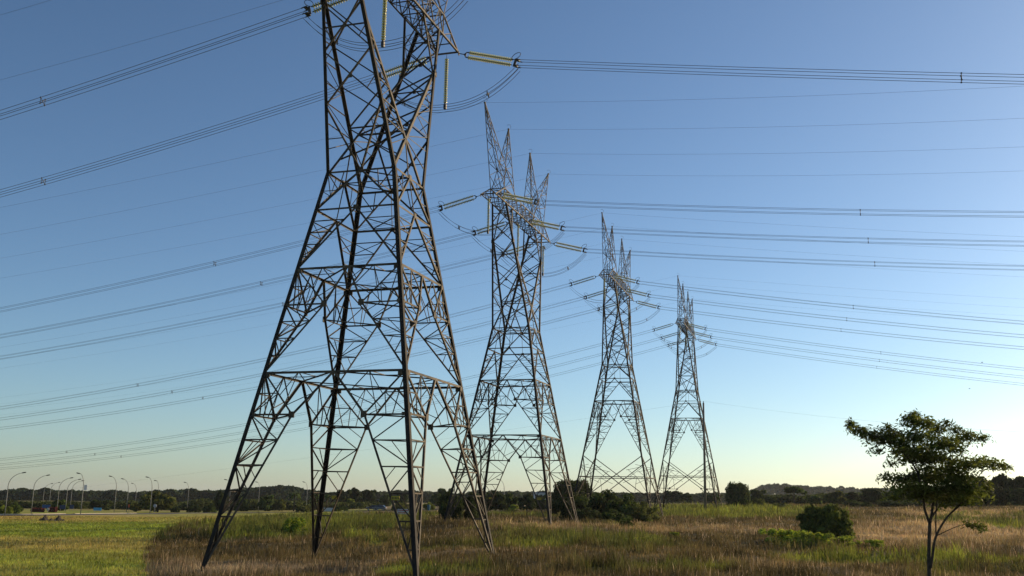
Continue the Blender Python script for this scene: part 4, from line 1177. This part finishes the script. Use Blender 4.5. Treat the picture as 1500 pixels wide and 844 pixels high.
# ------------------------------------------------------------------ rubble heaps on the lawn
RUB = mat('dark_earth', (.03, .026, .022), .95, 0, (.07, .06, .045), 2.2, bump=.8)
def heap(x, d, wd, h, seed, label):
    g = on_ground(x, d); rn = np.random.default_rng(seed); n = 22; V = []; F = []
    for j in range(n):
        for i in range(n):
            u, v = i / (n - 1) * 2 - 1, j / (n - 1) * 2 - 1; r = math.hypot(u, v)
            z = max(0, 1 - r * r) ** .7 * (.65 + .7 * rn.random()) * h * (1 + .35 * math.sin(u * 6 + seed)) - .08
            V.append((u * wd / 2, v * wd / 2.4, z))
    for j in range(n - 1):
        for i in range(n - 1): a = j * n + i; F.append((a, a + 1, a + n + 1, a + n))
    o = link('rubble_heap', mesh_np('rubble_heap', V, F, RUB)); o.location = g; tag(o, label, 'rubble', 'dark heaps of earth on the lawn')
heap(65, 190, 2.0, .75, 1, 'left and larger dark heap of earth on the lawn')
heap(86, 188, 2.2, .65, 2, 'right dark heap of earth on the lawn')
heap(76, 186, 1.6, .4, 3, 'low flat heap of earth between the two taller heaps')

# ------------------------------------------------------------------ reddish flowering hedge behind the road
REDL = mat('leaf_red', (.11, .02, .015), .7, 0, trans=.3, attr=True)
def redhedge(x, d, wpx, hpx, seed, label):
    g = on_ground(x, d); w_ = wpx / FPX * d; h = hpx / FPX * d; rn = np.random.default_rng(seed); n = 900
    P = np.c_[rn.uniform(-w_ / 2, w_ / 2, n), rn.uniform(-.7, .7, n), rn.random(n) * h * (.85 + .15 * np.sin(rn.random(n) * 9))]
    V, F = leaf_quads(P, np.tile(np.array([0, -.5, .5]), (n, 1)), .4, .8, rn)
    root = empty('flowering_hedge', g); tag(root, label, 'hedge', 'reddish hedges by the road signs')
    C = np.array((.12, .022, .016)) * rn.uniform(.5, 1.5, (n, 1)); link('foliage', mesh_np('red_foliage', V, F, REDL, np.repeat(C, 4, axis=0)), root)
redhedge(55, 305, 17, 6, 1, 'reddish brown hedge left of the round sign by the road')
redhedge(77, 306, 10, 7, 2, 'reddish brown hedge right of the round sign by the road')

# ------------------------------------------------------------------ parked cars
PAINT1 = mat('paint_dark_blue', (.02, .025, .05), .25, .3, spec=.6); PAINT2 = mat('paint_silver', (.10, .105, .115), .35, .4, spec=.4); CGL = mat('car_glass', (.015, .02, .025), .05, 0, spec=.7); TYRE = mat('tyre', (.015, .015, .015), .9); HUB = mat('hub', (.4, .4, .42), .35, .8); LIT = mat('headlight_lens', (.7, .7, .68), .15); TAIL = mat('tail_light', (.3, .02, .02), .3)
def car(x, d, rz, paint, label):
    g = on_ground(x, d); root = empty('parked_car', g + Vector((0, 0, .12)), rz); tag(root, label, 'car', 'cars on the road behind the field')
    def hull(prof, w0, w1, name, m, par):
        """side profile (x,z,half width factor) skinned across"""
        V = []; F = []; n = len(prof)
        for sy in (-1, 1):
            for (px_, pz_, k) in prof: V.append((px_, sy * (w0 * (1 - k) + w1 * k), pz_))
        F = [tuple(range(n - 1, -1, -1)), tuple(range(n, 2 * n))] + [(i, (i + 1) % n, n + (i + 1) % n, n + i) for i in range(n)]
        me = bpy.data.meshes.new(name); me.from_pydata(V, [], F); me.materials.append(m); me.update()
        o = link(name, me, par); bv = o.modifiers.new('bevel', 'BEVEL'); bv.width = .05; bv.segments = 2
        return o
    hull([(-2.1, .35, 0), (-2.15, .6, 0), (-2.05, .88, .3), (-1.0, .98, .3), (1.0, .98, .3), (2.0, .8, .3), (2.15, .6, 0), (2.1, .3, 0), (1.75, .28, 0), (1.6, .55, 0), (1.1, .55, 0), (.95, .25, 0), (-.95, .25, 0), (-1.1, .55, 0), (-1.6, .55, 0), (-1.75, .28, 0)], .88, .84, 'body', paint, root)
    cab = hull([(-1.75, .97, 0), (-1.2, 1.42, 1), (.25, 1.46, 1), (1.15, .97, 0)], .8, .62, 'cabin', CGL, root)
    hull([(-1.22, 1.4, 0), (-1.15, 1.47, 1), (.2, 1.51, 1), (.3, 1.44, 0)], .64, .58, 'roof', paint, cab)
    for sx in (-1.36, 1.36):
        for sy in (-1, 1):
            mb = MB(); mb.lathe([(0, .2), (0, .32), (.2, .32), (.2, .2)], (sx, sy * .72 if sy > 0 else -.92, .2), (0, 1, 0), 16); wh = mb.build('wheel', TYRE, root)
            mb = MB(); mb.lathe([(0, 0), (.02, .19), (.0, .2)], (sx, sy * .925, .2), (0, -sy, 0), 12); mb.build('rim', HUB, wh)
    for sy in (-1, 1):
        mb = MB(); mb.box((2.1, sy * .62, .66), (.1, .32, .14)); mb.build('headlight', LIT, root)
        mb = MB(); mb.box((-2.1, sy * .66, .74), (.1, .26, .16)); mb.build('tail_light', TAIL, root)
car(546, 332, 3.3, PAINT1, 'dark hatchback on the road, left of the two cars')
car(556, 322, 3.0, PAINT2, 'silver grey car on the road, right of the two cars')

# ------------------------------------------------------------------ two birds
FEATH = mat('feathers', (.02, .02, .022), .8)
def bird(x, y, d, span_, label, fold):
    root = at(x, y, d); mb = MB()
    mb.tube([(-.22, 0, 0), (-.1, 0, .01), (.06, 0, .02), (.18, 0, .05), (.27, 0, .06), (.33, 0, .05)], [.02, .07, .085, .06, .055, .01], 8)
    for s in (-1, 1):
        h = span_ / 2
        mb.add([(.1, s * .04, .03), (-.08, s * .04, .03), (-.02, s * h * .5, .03 + fold * .5), (.12, s * h * .5, .035 + fold * .5), (-.06, s * h, fold), (.02, s * h, fold)], [(0, 1, 2, 3), (3, 2, 4, 5)])
    mb.add([(-.2, -.03, 0), (-.2, .03, 0), (-.36, .08, 0), (-.36, -.08, 0)], [(0, 1, 2, 3)])
    o = mb.build('bird', FEATH); o.location = root; o.rotation_euler = (0, 0, .6); tag(o, label, 'bird', 'two small birds in the right sky')
bird(1438.5, 531, 205, .7, 'dark bird between the lines at the right of the sky', .02)
bird(1420, 569.5, 240, .8, 'pale distant bird below the last lines at the right', .12)

# ------------------------------------------------------------------ evening haze
hz = bpy.data.materials.new('haze'); hz.use_nodes = True
ht = hz.node_tree
for n_ in list(ht.nodes):
    if n_.type == 'BSDF_PRINCIPLED': ht.nodes.remove(n_)
pv = ht.nodes.new('ShaderNodeVolumePrincipled'); pv.inputs['Color'].default_value = (.80, .86, .93, 1); pv.inputs['Density'].default_value = .00005; pv.inputs['Anisotropy'].default_value = .3
ht.links.new(pv.outputs[0], ht.nodes['Material Output'].inputs['Volume'])
mb = MB(); mb.box((0, 4600, 42), (20400, 10600, 96)); o = mb.build('haze', hz); tag(o, kind='stuff')
